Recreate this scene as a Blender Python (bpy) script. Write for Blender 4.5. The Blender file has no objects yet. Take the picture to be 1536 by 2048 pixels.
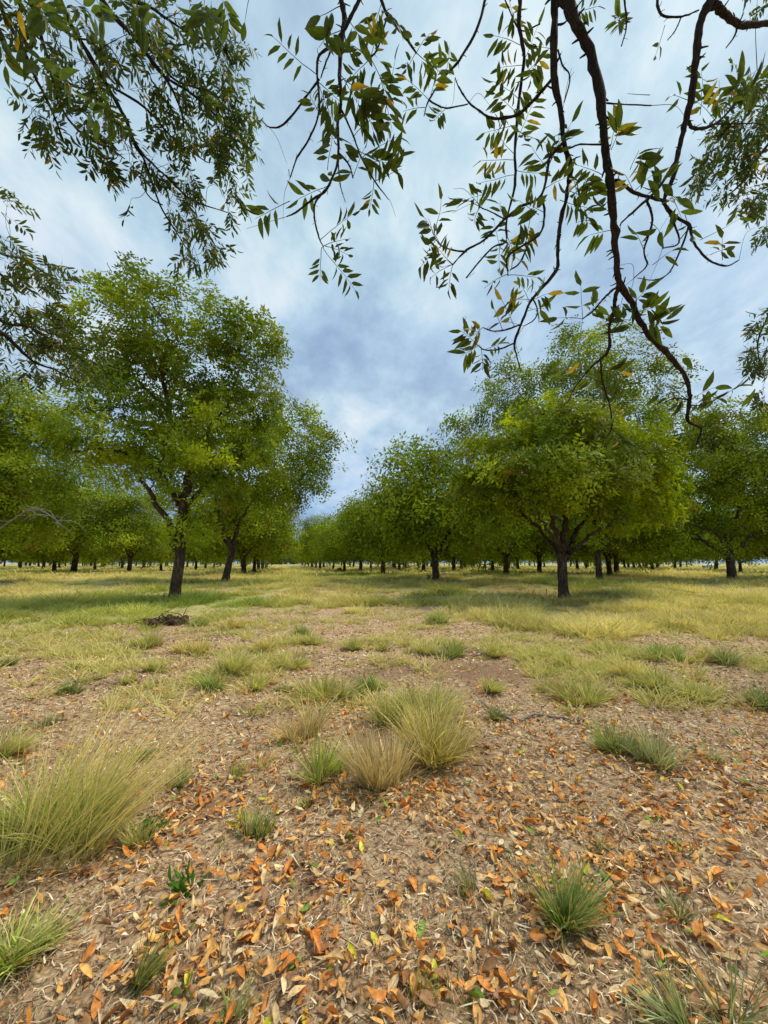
import bpy, math, random
import numpy as np
from mathutils import Matrix, Vector

# ------------------------------------------------------------------ camera, sky, sun, exposure
sc = bpy.context.scene
col = sc.collection
FPX, CX, CY = 772.0, 768.0, 1024.0
PITCH = math.atan(102.0 / FPX)
CAMZ = 1.5
cs, sn = math.cos(PITCH), math.sin(PITCH)
cd = bpy.data.cameras.new('camera')
cd.sensor_fit = 'VERTICAL'; cd.sensor_height = 36.0; cd.lens = 36.0 * FPX / 2048.0
cd.clip_start = 0.02; cd.clip_end = 4000.0
cam = bpy.data.objects.new('camera', cd); col.objects.link(cam)
cam.location = (0, 0, CAMZ); cam.rotation_euler = (math.radians(90) + PITCH, 0, 0)
sc.camera = cam

SUN_EL, SUN_AZ = math.radians(60), math.radians(75)     # azimuth measured from +Y towards +X
world = bpy.data.worlds.new("World"); sc.world = world; world.use_nodes = True
wn, wl = world.node_tree.nodes, world.node_tree.links
wn.clear()


def N(nodes, kind, **kw):
    n = nodes.new(kind)
    for k, v in kw.items():
        if k.startswith('i_'):
            n.inputs[k[2:].replace('_', ' ')].default_value = v
        else:
            setattr(n, k, v)
    return n


def ramp(nodes, stops, interp='LINEAR'):
    r = nodes.new('ShaderNodeValToRGB'); r.color_ramp.interpolation = interp
    e = r.color_ramp.elements
    while len(e) < len(stops):
        e.new(0.5)
    for el, (p, c) in zip(e, stops):
        el.position = p; el.color = (c[0], c[1], c[2], 1) if not isinstance(c, (int, float)) else (c, c, c, 1)
    return r


def mixc(nodes, links, fac, a, b, mode='MIX'):
    m = nodes.new('ShaderNodeMix'); m.data_type = 'RGBA'; m.blend_type = mode
    for s, v in ((0, fac), (6, a), (7, b)):
        if isinstance(v, bpy.types.NodeSocket):
            links.new(v, m.inputs[s])
        elif s == 0:
            m.inputs[0].default_value = v
        else:
            m.inputs[s].default_value = (v[0], v[1], v[2], 1)
    return m.outputs[2]


def mathn(nodes, links, op, a, b=None, c=None, clamp=False):
    m = nodes.new('ShaderNodeMath'); m.operation = op; m.use_clamp = clamp
    for i, v in enumerate((a, b, c)):
        if v is None:
            continue
        if isinstance(v, bpy.types.NodeSocket):
            links.new(v, m.inputs[i])
        else:
            m.inputs[i].default_value = v
    return m.outputs[0]


SKY_GAIN = 4.3      # cloud radiances below are written at background strength 0.1
sky = N(wn, 'ShaderNodeTexSky', sky_type='NISHITA', sun_disc=False, sun_elevation=SUN_EL,
        sun_rotation=SUN_AZ, air_density=1.2, dust_density=2.0, ozone_density=2.0)
tc = wn.new('ShaderNodeTexCoord')
sep = wn.new('ShaderNodeSeparateXYZ'); wl.new(tc.outputs['Generated'], sep.inputs[0])
zz = mathn(wn, wl, 'ADD', mathn(wn, wl, 'MAXIMUM', sep.outputs[2], 0.0), 0.30)
px = mathn(wn, wl, 'DIVIDE', sep.outputs[0], zz)
py = mathn(wn, wl, 'DIVIDE', sep.outputs[1], zz)
cmb = wn.new('ShaderNodeCombineXYZ'); wl.new(px, cmb.inputs[0]); wl.new(py, cmb.inputs[1])
mp = wn.new('ShaderNodeMapping'); mp.inputs['Location'].default_value = (3.4, 1.9, 0)
mp.inputs['Scale'].default_value = (1.5, 1.1, 1); mp.inputs['Rotation'].default_value = (0, 0, 0.9)
wl.new(cmb.outputs[0], mp.inputs[0])
n1 = N(wn, 'ShaderNodeTexNoise', i_Scale=1.0, i_Detail=6.0, i_Roughness=0.55, i_Distortion=0.25)
wl.new(mp.outputs[0], n1.inputs['Vector'])
n2 = N(wn, 'ShaderNodeTexNoise', i_Scale=3.0, i_Detail=6.0, i_Roughness=0.6, i_Distortion=0.3)
wl.new(mp.outputs[0], n2.inputs['Vector'])
n3 = N(wn, 'ShaderNodeTexNoise', i_Scale=8.0, i_Detail=5.0, i_Roughness=0.62, i_Distortion=0.2)
wl.new(mp.outputs[0], n3.inputs['Vector'])
cov = mathn(wn, wl, 'ADD', mathn(wn, wl, 'MULTIPLY', n1.outputs[0], 0.54), mathn(wn, wl, 'ADD', mathn(wn, wl, 'MULTIPLY', n2.outputs[0], 0.32), mathn(wn, wl, 'MULTIPLY', n3.outputs[0], 0.14)))
r1 = ramp(wn, [(0.38, (0.34, 0.46, 0.66)), (0.45, (0.46, 0.62, 0.78)), (0.51, (0.60, 0.78, 0.90)), (0.57, (0.80, 0.92, 0.98)), (0.66, (1.06, 1.08, 1.08))])
wl.new(cov, r1.inputs[0])
# darker bases of the cloud sheet low down, brighter towards the zenith
elev = ramp(wn, [(0.0, (0.64, 0.74, 0.92)), (0.18, (0.64, 0.74, 0.92)), (0.36, (0.96, 0.96, 0.98)), (0.52, (0.82, 0.87, 0.95)), (0.66, (0.96, 0.99, 0.98)), (1.0, (1.0, 1.02, 1.0))])
wl.new(sep.outputs[2], elev.inputs[0])
cl = mixc(wn, wl, 1.0, r1.outputs[0], elev.outputs[0], 'MULTIPLY')
sc10 = wn.new('ShaderNodeVectorMath'); sc10.operation = 'SCALE'; sc10.inputs['Scale'].default_value = SKY_GAIN
wl.new(cl, sc10.inputs[0])
skyc = mixc(wn, wl, 0.93, sky.outputs[0], sc10.outputs[0])
bg = N(wn, 'ShaderNodeBackground', i_Strength=0.1); wl.new(skyc, bg.inputs[0])
wo = wn.new('ShaderNodeOutputWorld'); wl.new(bg.outputs[0], wo.inputs[0])

sd = bpy.data.lights.new('sun', 'SUN'); sd.energy = 1.5; sd.angle = math.radians(18); sd.color = (1.0, 0.91, 0.76)
sun = bpy.data.objects.new('sun', sd); col.objects.link(sun)
sdir = Vector((math.sin(SUN_AZ) * math.cos(SUN_EL), math.cos(SUN_AZ) * math.cos(SUN_EL), math.sin(SUN_EL)))
sun.rotation_euler = sdir.to_track_quat('Z', 'Y').to_euler()
sun.location = (0, 0, 30)
vs = sc.view_settings
sc.display_settings.display_device = 'sRGB'
vs.view_transform = 'Standard'; vs.look = 'None'; vs.gamma = 1; vs.use_curve_mapping = False
vs.exposure = 1.14
sc.render.engine = 'CYCLES'
sc.cycles.max_bounces = 6; sc.cycles.diffuse_bounces = 3; sc.cycles.transmission_bounces = 3

rng = np.random.default_rng(7)
random.seed(7)

# ------------------------------------------------------------------ helpers
_tab = np.random.default_rng(99).random((256, 256))


def vnoise(x, y, s=0):
    x = np.asarray(x, float) + 31.7 * s; y = np.asarray(y, float) + 17.3 * s
    xi = np.floor(x).astype(int); yi = np.floor(y).astype(int)
    fx = x - xi; fy = y - yi
    fx = fx * fx * (3 - 2 * fx); fy = fy * fy * (3 - 2 * fy)
    a = _tab[xi & 255, yi & 255]; b = _tab[(xi + 1) & 255, yi & 255]
    c = _tab[xi & 255, (yi + 1) & 255]; d = _tab[(xi + 1) & 255, (yi + 1) & 255]
    return (a * (1 - fx) + b * fx) * (1 - fy) + (c * (1 - fx) + d * fx) * fy


def fbm(x, y, s=0, o=4):
    t = 0.0; a = 0.5; f = 1.0
    for k in range(o):
        t = t + a * vnoise(np.asarray(x) * f, np.asarray(y) * f, s + k * 3); a *= .5; f *= 2.03
    return t / (1 - .5 ** o)


def sstep(t):
    t = np.clip(t, 0, 1); return t * t * (3 - 2 * t)


def zg(x, y):
    x = np.asarray(x, float); y = np.asarray(y, float)
    z = 0.40 * sstep((y - 13) / 13.0)
    z = z + 0.10 * (fbm(x * .35, y * .35, 1, 3) - .5) * sstep(y / 5 + .4)
    z = z + 0.07 * (fbm(x * 2.0, y * 2.0, 4, 3) - .5)
    return z


def pix(X, Y, Z):                # world -> pixel of the photo frame
    dz = Z - CAMZ
    dep = Y * cs + dz * sn
    up = -Y * sn + dz * cs
    dep = np.where(np.abs(dep) < 1e-3, 1e-3, dep)
    return CX + FPX * X / dep, CY - FPX * up / dep, dep


def at(x, y, dep):               # a point seen at pixel x, y at this distance along the axis
    a = (x - CX) / FPX; b = (y - CY) / FPX
    return np.array([a * dep, dep * (cs + b * sn), CAMZ + dep * (sn - b * cs)])


def on_ground(x, y):
    a = (x - CX) / FPX; b = (y - CY) / FPX
    dx, dy, dz = a, cs + b * sn, sn - b * cs
    dz = min(dz, -0.004)
    t = CAMZ / -dz
    for _ in range(30):
        t = 0.5 * t + 0.5 * (CAMZ - float(zg(dx * t, dy * t))) / -dz
    return dx * t, dy * t, float(zg(dx * t, dy * t)), t


def tag(o, label=None, cat=None, group=None, kind=None):
    if label: o['label'] = label
    if cat: o['category'] = cat
    if group: o['group'] = group
    if kind: o['kind'] = kind
    return o


def mesh_data(name, V, F, mat=None, C=None, smooth=False):
    me = bpy.data.meshes.new(name)
    V = np.ascontiguousarray(V, dtype=np.float32); F = np.ascontiguousarray(F, dtype=np.int32)
    k = F.shape[1]
    me.vertices.add(len(V)); me.vertices.foreach_set('co', V.ravel())
    me.loops.add(F.size); me.loops.foreach_set('vertex_index', F.ravel())
    me.polygons.add(len(F)); me.polygons.foreach_set('loop_start', np.arange(0, F.size, k, dtype=np.int32))
    if smooth:
        me.polygons.foreach_set('use_smooth', np.ones(len(F), dtype=bool))
    if C is not None:
        at_ = me.color_attributes.new('tint', 'FLOAT_COLOR', 'POINT')
        C4 = np.ones((len(V), 4), dtype=np.float32); C4[:, :3] = C
        at_.data.foreach_set('color', C4.ravel())
    if mat: me.materials.append(mat)
    me.update(calc_edges=True)
    return me


def obj(name, me, parent=None, loc=None):
    o = bpy.data.objects.new(name, me); col.objects.link(o)
    if parent: o.parent = parent
    if loc is not None: o.location = loc
    return o


def empty(name, loc, rz=0.0):
    o = bpy.data.objects.new(name, None); col.objects.link(o)
    o.location = loc; o.rotation_euler = (0, 0, rz); o.empty_display_size = .3
    return o


class Geo:
    def __init__(s): s.V = []; s.F = []; s.C = []; s.n = 0

    def add(s, V, F, C=None):
        if len(V) == 0: return
        s.V.append(V); s.F.append(F + s.n); s.n += len(V)
        if C is not None: s.C.append(C)

    def mesh(s, name, mat, smooth=False):
        if not s.V:
            return None
        return mesh_data(name, np.concatenate(s.V), np.concatenate(s.F), mat, np.concatenate(s.C) if s.C else None, smooth)


def tube(P, R, sides=6, rough=0.0, seed=0, cap=True):
    P = np.asarray(P, float); R = np.asarray(R, float); n = len(P)
    T = np.gradient(P, axis=0); T /= np.linalg.norm(T, axis=1)[:, None] + 1e-9
    up = np.array([0.31, 0.11, 0.94])
    if abs(T[0] @ up) > .93: up = np.array([1.0, 0.1, 0.0])
    X = np.cross(T, up); X /= np.linalg.norm(X, axis=1)[:, None] + 1e-9
    Y = np.cross(T, X)
    a = np.arange(sides) / sides * 2 * np.pi
    rr = np.ones((n, sides))
    if rough:
        r2 = np.random.default_rng(seed)
        rr += rough * (r2.random((n, sides)) - .5) + rough * .8 * (r2.random(sides) - .5)[None, :]
    V = P[:, None, :] + (R[:, None] * rr)[:, :, None] * (np.cos(a)[None, :, None] * X[:, None, :] + np.sin(a)[None, :, None] * Y[:, None, :])
    V = V.reshape(-1, 3)
    i = np.arange(n - 1)[:, None] * sides; j = np.arange(sides)[None, :]; j2 = (j + 1) % sides
    q = np.stack([i + j, i + j2, i + sides + j2, i + sides + j], -1).reshape(-1, 4)
    F = np.concatenate([q[:, [0, 1, 2]], q[:, [0, 2, 3]]])
    if cap:
        V = np.concatenate([V, P[-1:] + T[-1:] * R[-1] * .8]); b = (n - 1) * sides; c = len(V) - 1
        F = np.concatenate([F, np.array([[b + k, b + (k + 1) % sides, c] for k in range(sides)])])
    return V, F


def spline(P, k=4):
    P = np.asarray(P, float)
    if len(P) < 3:
        t = np.linspace(0, 1, k + 1)[:, None]; return P[0] * (1 - t) + P[1] * t
    Q = np.vstack([2 * P[0] - P[1], P, 2 * P[-1] - P[-2]]); out = []
    for i in range(1, len(Q) - 2):
        for t in np.arange(k) / k:
            out.append(.5 * (2 * Q[i] + (Q[i + 1] - Q[i - 1]) * t + (2 * Q[i - 1] - 5 * Q[i] + 4 * Q[i + 1] - Q[i + 2]) * t * t + (3 * Q[i] - Q[i - 1] - 3 * Q[i + 1] + Q[i + 2]) * t ** 3))
    out.append(P[-1]); return np.array(out)


def unit(v):
    return v / (np.linalg.norm(v) + 1e-9)


def frames(Z, spin):             # rotation matrices whose 3rd column is Z
    Z = Z / (np.linalg.norm(Z, axis=1)[:, None] + 1e-9)
    ref = np.where(np.abs(Z[:, 2:3]) > .9, np.array([[1., 0, 0]]), np.array([[0, 0, 1.]]))
    X = np.cross(ref, Z); X /= np.linalg.norm(X, axis=1)[:, None] + 1e-9
    Y = np.cross(Z, X)
    c = np.cos(spin)[:, None]; s = np.sin(spin)[:, None]
    return np.stack([X * c + Y * s, -X * s + Y * c, Z], axis=2)


def scatter(tpls, idx, M, T, tint, tint2=None, geo=None):
    """tpls: list of (V, F, k); k mixes tint -> tint2 along the template"""
    geo = geo or Geo()
    for v in range(len(tpls)):
        m = np.nonzero(idx == v)[0]
        if not len(m): continue
        V, F, K = tpls[v]
        W = np.einsum('nij,mj->nmi', M[m], V) + T[m][:, None, :]
        FF = F[None] + (np.arange(len(m)) * len(V))[:, None, None]
        c = tint[m][:, None, :]
        if tint2 is not None:
            c = c * (1 - K[None, :, None]) + tint2[m][:, None, :] * K[None, :, None]
        else:
            c = c * K[None, :, None]
        geo.add(W.reshape(-1, 3), FF.reshape(-1, 3), c.reshape(-1, 3))
    return geo


# ------------------------------------------------------------------ materials
def new_mat(name):
    m = bpy.data.materials.new(name); m.use_nodes = True
    nt = m.node_tree; nt.nodes.clear()
    return m, nt.nodes, nt.links


def leaf_mat(name, use_object_color, trans=0.35, rough=.5, var=.5, spec=.35, tscale=(1.15, 1.25, .5)):
    m, n, l = new_mat(name)
    if use_object_color:
        src = n.new('ShaderNodeObjectInfo').outputs['Color']
    else:
        src = N(n, 'ShaderNodeAttribute', attribute_name='tint').outputs['Color']
    geo = n.new('ShaderNodeNewGeometry')
    nz = N(n, 'ShaderNodeTexNoise', i_Scale=60.0, i_Detail=2.0)
    l.new(geo.outputs['Position'], nz.inputs['Vector'])
    rp = ramp(n, [(0.3, 1 - .5 * var), (0.7, 1 + .5 * var)]); l.new(nz.outputs[0], rp.inputs[0])
    c = mixc(n, l, 1.0, src, rp.outputs[0], 'MULTIPLY')
    p = N(n, 'ShaderNodeBsdfPrincipled', i_Roughness=rough); l.new(c, p.inputs['Base Color'])
    p.inputs['Specular IOR Level'].default_value = spec
    t = n.new('ShaderNodeBsdfTranslucent')
    l.new(mixc(n, l, 1.0, c, tscale, 'MULTIPLY'), t.inputs[0])
    mx = n.new('ShaderNodeMixShader'); mx.inputs[0].default_value = trans
    l.new(p.outputs[0], mx.inputs[1]); l.new(t.outputs[0], mx.inputs[2])
    o = n.new('ShaderNodeOutputMaterial'); l.new(mx.outputs[0], o.inputs[0])
    return m


M_FOL = leaf_mat('tree_foliage', False, .37, spec=.15, rough=.6, tscale=(1.3, 1.25, .3))
M_LEAF = leaf_mat('near_leaf', True, .45, rough=.5, spec=.2)
M_LEAFJ = leaf_mat('near_leaf_joined', False, .45, rough=.5, spec=.2)
M_GRASS = leaf_mat('grass_blade', False, .35, rough=.7, spec=.08, var=.3, tscale=(1.1, 1.1, .6))
M_DRY = leaf_mat('fallen_leaf', True, .12, rough=.55, spec=.3, var=.7, tscale=(1.1, .8, .5))
M_DRYJ = leaf_mat('litter', False, .08, rough=.7, spec=.15, var=.6, tscale=(1.1, .8, .5))


def bark_mat(name, c1, c2, c3, scale=1.0, bump=.6):
    m, n, l = new_mat(name)
    t = n.new('ShaderNodeTexCoord')
    mp = n.new('ShaderNodeMapping'); mp.inputs['Scale'].default_value = (scale, scale, scale * .22); l.new(t.outputs['Object'], mp.inputs[0])
    v = N(n, 'ShaderNodeTexVoronoi', i_Scale=24.0, feature='DISTANCE_TO_EDGE'); l.new(mp.outputs[0], v.inputs['Vector'])
    z = N(n, 'ShaderNodeTexNoise', i_Scale=14.0, i_Detail=6.0, i_Roughness=.65, i_Distortion=.6); l.new(mp.outputs[0], z.inputs['Vector'])
    z2 = N(n, 'ShaderNodeTexNoise', i_Scale=2.2, i_Detail=3.0); l.new(t.outputs['Object'], z2.inputs['Vector'])
    r = ramp(n, [(0.3, c1), (0.55, c2), (0.75, c3)]); l.new(z.outputs[0], r.inputs[0])
    r2 = ramp(n, [(0.35, .75), (0.65, 1.2)]); l.new(z2.outputs[0], r2.inputs[0])
    r3 = ramp(n, [(0.0, .45), (0.12, 1.0)]); l.new(v.outputs[0], r3.inputs[0])
    c = mixc(n, l, 1.0, r.outputs[0], r2.outputs[0], 'MULTIPLY'); c = mixc(n, l, .8, c, r3.outputs[0], 'MULTIPLY')
    p = N(n, 'ShaderNodeBsdfPrincipled', i_Roughness=.9); l.new(c, p.inputs['Base Color'])
    p.inputs['Specular IOR Level'].default_value = .15
    h = mathn(n, l, 'ADD', mathn(n, l, 'MULTIPLY', r3.outputs[0], .6), z.outputs[0])
    b = N(n, 'ShaderNodeBump', i_Strength=bump, i_Distance=.03); l.new(h, b.inputs['Height']); l.new(b.outputs[0], p.inputs['Normal'])
    o = n.new('ShaderNodeOutputMaterial'); l.new(p.outputs[0], o.inputs[0])
    return m


M_BARK = bark_mat('pecan_bark', (.030, .020, .014), (.11, .078, .055), (.27, .21, .16))
M_TWIG = bark_mat('twig_bark', (.022, .016, .012), (.045, .034, .027), (.09, .07, .055), 3.0, .5)
M_DEAD = bark_mat('dead_wood', (.16, .14, .12), (.32, .29, .25), (.5, .46, .4), 3.0, .3)


def plain(name, c, rough=.7, metallic=0.0):
    m, n, l = new_mat(name)
    t = n.new('ShaderNodeTexCoord')
    z = N(n, 'ShaderNodeTexNoise', i_Scale=9.0, i_Detail=5.0); l.new(t.outputs['Object'], z.inputs['Vector'])
    r = ramp(n, [(0.3, tuple(k * .75 for k in c)), (0.7, tuple(min(1, k * 1.15) for k in c))]); l.new(z.outputs[0], r.inputs[0])
    p = N(n, 'ShaderNodeBsdfPrincipled', i_Roughness=rough, i_Metallic=metallic); l.new(r.outputs[0], p.inputs['Base Color'])
    o = n.new('ShaderNodeOutputMaterial'); l.new(p.outputs[0], o.inputs[0])
    return m


# ------------------------------------------------------------------ where grass grows
_bx = [-400, 0, 150, 270, 330, 400, 550, 620, 700, 860, 900, 960, 1100, 1250, 1350, 1536, 1950]
_by = [1290, 1278, 1272, 1258, 1248, 1245, 1240, 1226, 1215, 1212, 1225, 1245, 1262, 1270, 1290, 1298, 1305]


def grass_density(x, y):
    X = np.asarray(x, float); Y = np.asarray(y, float)
    Ys = np.maximum(Y, .4)
    a, b, _ = pix(X, Ys, zg(X, Ys))
    a = np.clip(a, -400, 1950)
    edge = np.interp(a, _bx, _by) + 26 * (fbm(X * .6, Y * .6, 12) - .5)
    g = sstep((edge - b) / 34 + .35 + 2.6 * (fbm(X * 1.1, Y * 1.1, 14, 3) - .5))
    pat = fbm(X * .32, Y * .22, 21)
    g = g * (0.35 + .65 * sstep((pat - .38) / .12))
    e = ((a - 745) / 170) ** 2 + ((b - 1192) / 20) ** 2          # bare ground in the lane
    g = g * (1 - .55 * np.exp(-e ** 1.5))
    e = ((a - 1270) / 75) ** 2 + ((b - 1176) / 5) ** 2
    g = g * (1 - .8 * np.exp(-e))
    e = ((a - 1340) / 260) ** 2 + ((b - 1145) / 5) ** 2
    g = g * (1 - .6 * np.exp(-e))
    e = ((a - 330) / 45) ** 2 + ((b - 1250) / 14) ** 2
    g = g * (1 - .97 * np.exp(-e ** 1.5))
    return np.clip(g, 0, 1)


# ------------------------------------------------------------------ ground
def axis_coords(lo, hi, step, far, grow=1.09):
    c = list(np.arange(lo, hi + 1e-6, step)); s = step
    while c[-1] < far:
        s *= grow; c.append(c[-1] + s)
    s = step
    return c


xs = axis_coords(0, 7, .11, 1400); xs = np.array([-v for v in xs[:0:-1]] + xs)
ys = np.array([-v for v in axis_coords(0.6, 1.0, .2, 300, 1.35)[::-1]] + axis_coords(-0.4, 12, .11, 2600, 1.06))
GX, GY = np.meshgrid(xs, ys)
GZ = zg(GX, GY)
V = np.stack([GX, GY, GZ], -1).reshape(-1, 3)
nx, ny = len(xs), len(ys)
i = (np.arange(ny - 1)[:, None] * nx + np.arange(nx - 1)[None, :]).reshape(-1)
F = np.stack([i, i + 1, i + nx + 1, i + nx], -1)
g = grass_density(V[:, 0], V[:, 1])
C = np.zeros((len(V), 3)); C[:, 0] = g; 

def soil_mask(x, y):
    gp = pix(x, np.maximum(y, .4), zg(x, y)); q_ = np.zeros(len(x))
    for (cx_, cy_, rx, ry, k_) in [(800, 1342, 130, 20, 1), (1010, 1352, 120, 34, 1), (330, 1362, 70, 7, .8), (1130, 1282, 110, 14, .7), (560, 1440, 60, 14, .5), (740, 1480, 50, 20, .8), (420, 1610, 70, 40, .6), (700, 1530, 60, 20, .8), (1480, 1395, 60, 12, .5), (300, 1840, 50, 30, .5), (560, 1240, 40, 6, .6)]:
        q_ += k_ * np.exp(-((gp[0] - cx_) / rx) ** 2 - ((gp[1] - cy_) / ry) ** 2)
    return np.clip(q_ * (.2 + 1.7 * fbm(x * 2.5, y * 2.5, 44, 3)), 0, 1)


C[:, 1] = soil_mask(V[:, 0], V[:, 1])
m, n, l = new_mat('orchard_soil')
geo = n.new('ShaderNodeNewGeometry')
P = geo.outputs['Position']
att = N(n, 'ShaderNodeAttribute', attribute_name='tint'); sp = n.new('ShaderNodeSeparateColor'); l.new(att.outputs['Color'], sp.inputs[0])
za = N(n, 'ShaderNodeTexNoise', i_Scale=1.1, i_Detail=5.0, i_Roughness=.6); l.new(P, za.inputs['Vector'])
zb = N(n, 'ShaderNodeTexNoise', i_Scale=32.0, i_Detail=5.0, i_Roughness=.7, i_Distortion=1.5); l.new(P, zb.inputs['Vector'])
vo = N(n, 'ShaderNodeTexVoronoi', i_Scale=26.0); l.new(P, vo.inputs['Vector'])
vo2 = N(n, 'ShaderNodeTexVoronoi', i_Scale=70.0); l.new(P, vo2.inputs['Vector'])
soil = ramp(n, [(0.3, (.10, .05, .028)), (0.5, (.25, .15, .09)), (0.7, (.42, .30, .19))]); l.new(zb.outputs[0], soil.inputs[0])
straw = ramp(n, [(0.1, (.22, .14, .08)), (0.4, (.46, .32, .18)), (0.7, (.66, .50, .31)), (0.95, (.80, .66, .44))])
sv = n.new('ShaderNodeSeparateColor'); l.new(vo2.outputs['Color'], sv.inputs[0]); l.new(sv.outputs[0], straw.inputs[0])
lit = ramp(n, [(0.2, (.38, .23, .12)), (0.5, (.60, .40, .22)), (0.8, (.58, .31, .12)), (0.95, (.74, .57, .34))])
sv2 = n.new('ShaderNodeSeparateColor'); l.new(vo.outputs['Color'], sv2.inputs[0]); l.new(sv2.outputs[1], lit.inputs[0])
c0 = mixc(n, l, .45, straw.outputs[0], lit.outputs[0])
ms = ramp(n, [(0.34, 0.0), (0.46, 1.0)]); l.new(za.outputs[0], ms.inputs[0])
ms2 = mathn(n, l, 'MULTIPLY', ms.outputs[0], .78)
c1 = mixc(n, l, mathn(n, l, 'MULTIPLY', ms2, mathn(n, l, 'SUBTRACT', 1.0, mathn(n, l, 'MULTIPLY', sp.outputs[1], .95))), soil.outputs[0], c0)
zc = N(n, 'ShaderNodeTexNoise', i_Scale=.45, i_Detail=6.0, i_Roughness=.62); l.new(P, zc.inputs['Vector'])
gr = ramp(n, [(0.32, (.22, .25, .07)), (0.45, (.38, .37, .12)), (0.58, (.50, .45, .18)), (0.72, (.58, .48, .26))]); l.new(zc.outputs[0], gr.inputs[0])
gf = mathn(n, l, 'MULTIPLY', sp.outputs[0], .85)
c2 = mixc(n, l, gf, c1, gr.outputs[0])
p = N(n, 'ShaderNodeBsdfPrincipled', i_Roughness=.95); l.new(c2, p.inputs['Base Color']); p.inputs['Specular IOR Level'].default_value = .1
h = mathn(n, l, 'ADD', zb.outputs[0], mathn(n, l, 'MULTIPLY', vo.outputs['Distance'], .7))
b = N(n, 'ShaderNodeBump', i_Strength=.8, i_Distance=.02); l.new(h, b.inputs['Height']); l.new(b.outputs[0], p.inputs['Normal'])
o = n.new('ShaderNodeOutputMaterial'); l.new(p.outputs[0], o.inputs[0])
ground = obj('ground', mesh_data('ground', V, F, m, C, True))
tag(ground, 'red brown orchard soil strewn with litter, grassy further off', kind='structure')


# ------------------------------------------------------------------ leaf and shoot templates
def leaflet_low(L, W, base, d, side, nrm):
    p0 = base; tip = base + d * L
    mid = base + d * L * .45
    return np.array([p0, mid + side * W * .5 - nrm * .006, tip - nrm * L * .12, mid - side * W * .5 - nrm * .006])


def shoot_template(r, leaves=5, pairs=3, scale=1.0, stem=.34):
    V = []; F = []; K = []; n = 0

    def quad(q, k):
        nonlocal n
        V.append(q); F.append(np.array([[0, 1, 2], [0, 2, 3]]) + n); K.append(np.full(4, k)); n += 4
    for j in range(leaves):
        t = (j + .4 + .4 * r.random()) / leaves
        ang = j * 2.4 + r.random() * .6
        th = math.radians(35 + 45 * (1 - t) + 15 * r.random())
        d = np.array([math.cos(ang) * math.sin(th), math.sin(ang) * math.sin(th), math.cos(th)])
        b = np.array([0, 0, stem * t])
        L = (.24 + .1 * r.random()) * scale
        pts = [b + d * L * u - np.array([0, 0, .12]) * u * u * scale for u in np.linspace(.25, 1, pairs + 1)]
        side0 = unit(np.cross(d, [0.05, 0.1, 1]))
        for q, pnt in enumerate(pts):
            last = q == len(pts) - 1
            for sgn in ((0,) if last else (1, -1)):
                dd = unit(d * (.45 if sgn else 1.0) + side0 * sgn * .95 + r.normal(0, .16, 3) + np.array([0, 0, -.25]))
                nr = unit(np.cross(dd, unit(np.cross(dd, [0, 0, 1]) + r.normal(0, .45, 3))))
                sd_ = unit(np.cross(dd, nr))
                quad(leaflet_low((.10 + .035 * r.random()) * scale, .056 * scale, pnt, dd, sd_, nr), .82 + .36 * r.random())
    return np.concatenate(V), np.concatenate(F), np.concatenate(K)


_r = np.random.default_rng(3)
SH_NEAR = [shoot_template(_r, 5, 3, 1.45) for _ in range(6)]
SH_MID = [shoot_template(_r, 5, 2, 1.75) for _ in range(5)]
SH_FAR = [shoot_template(_r, 4, 1, 2.3, .5) for _ in range(5)]


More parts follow.
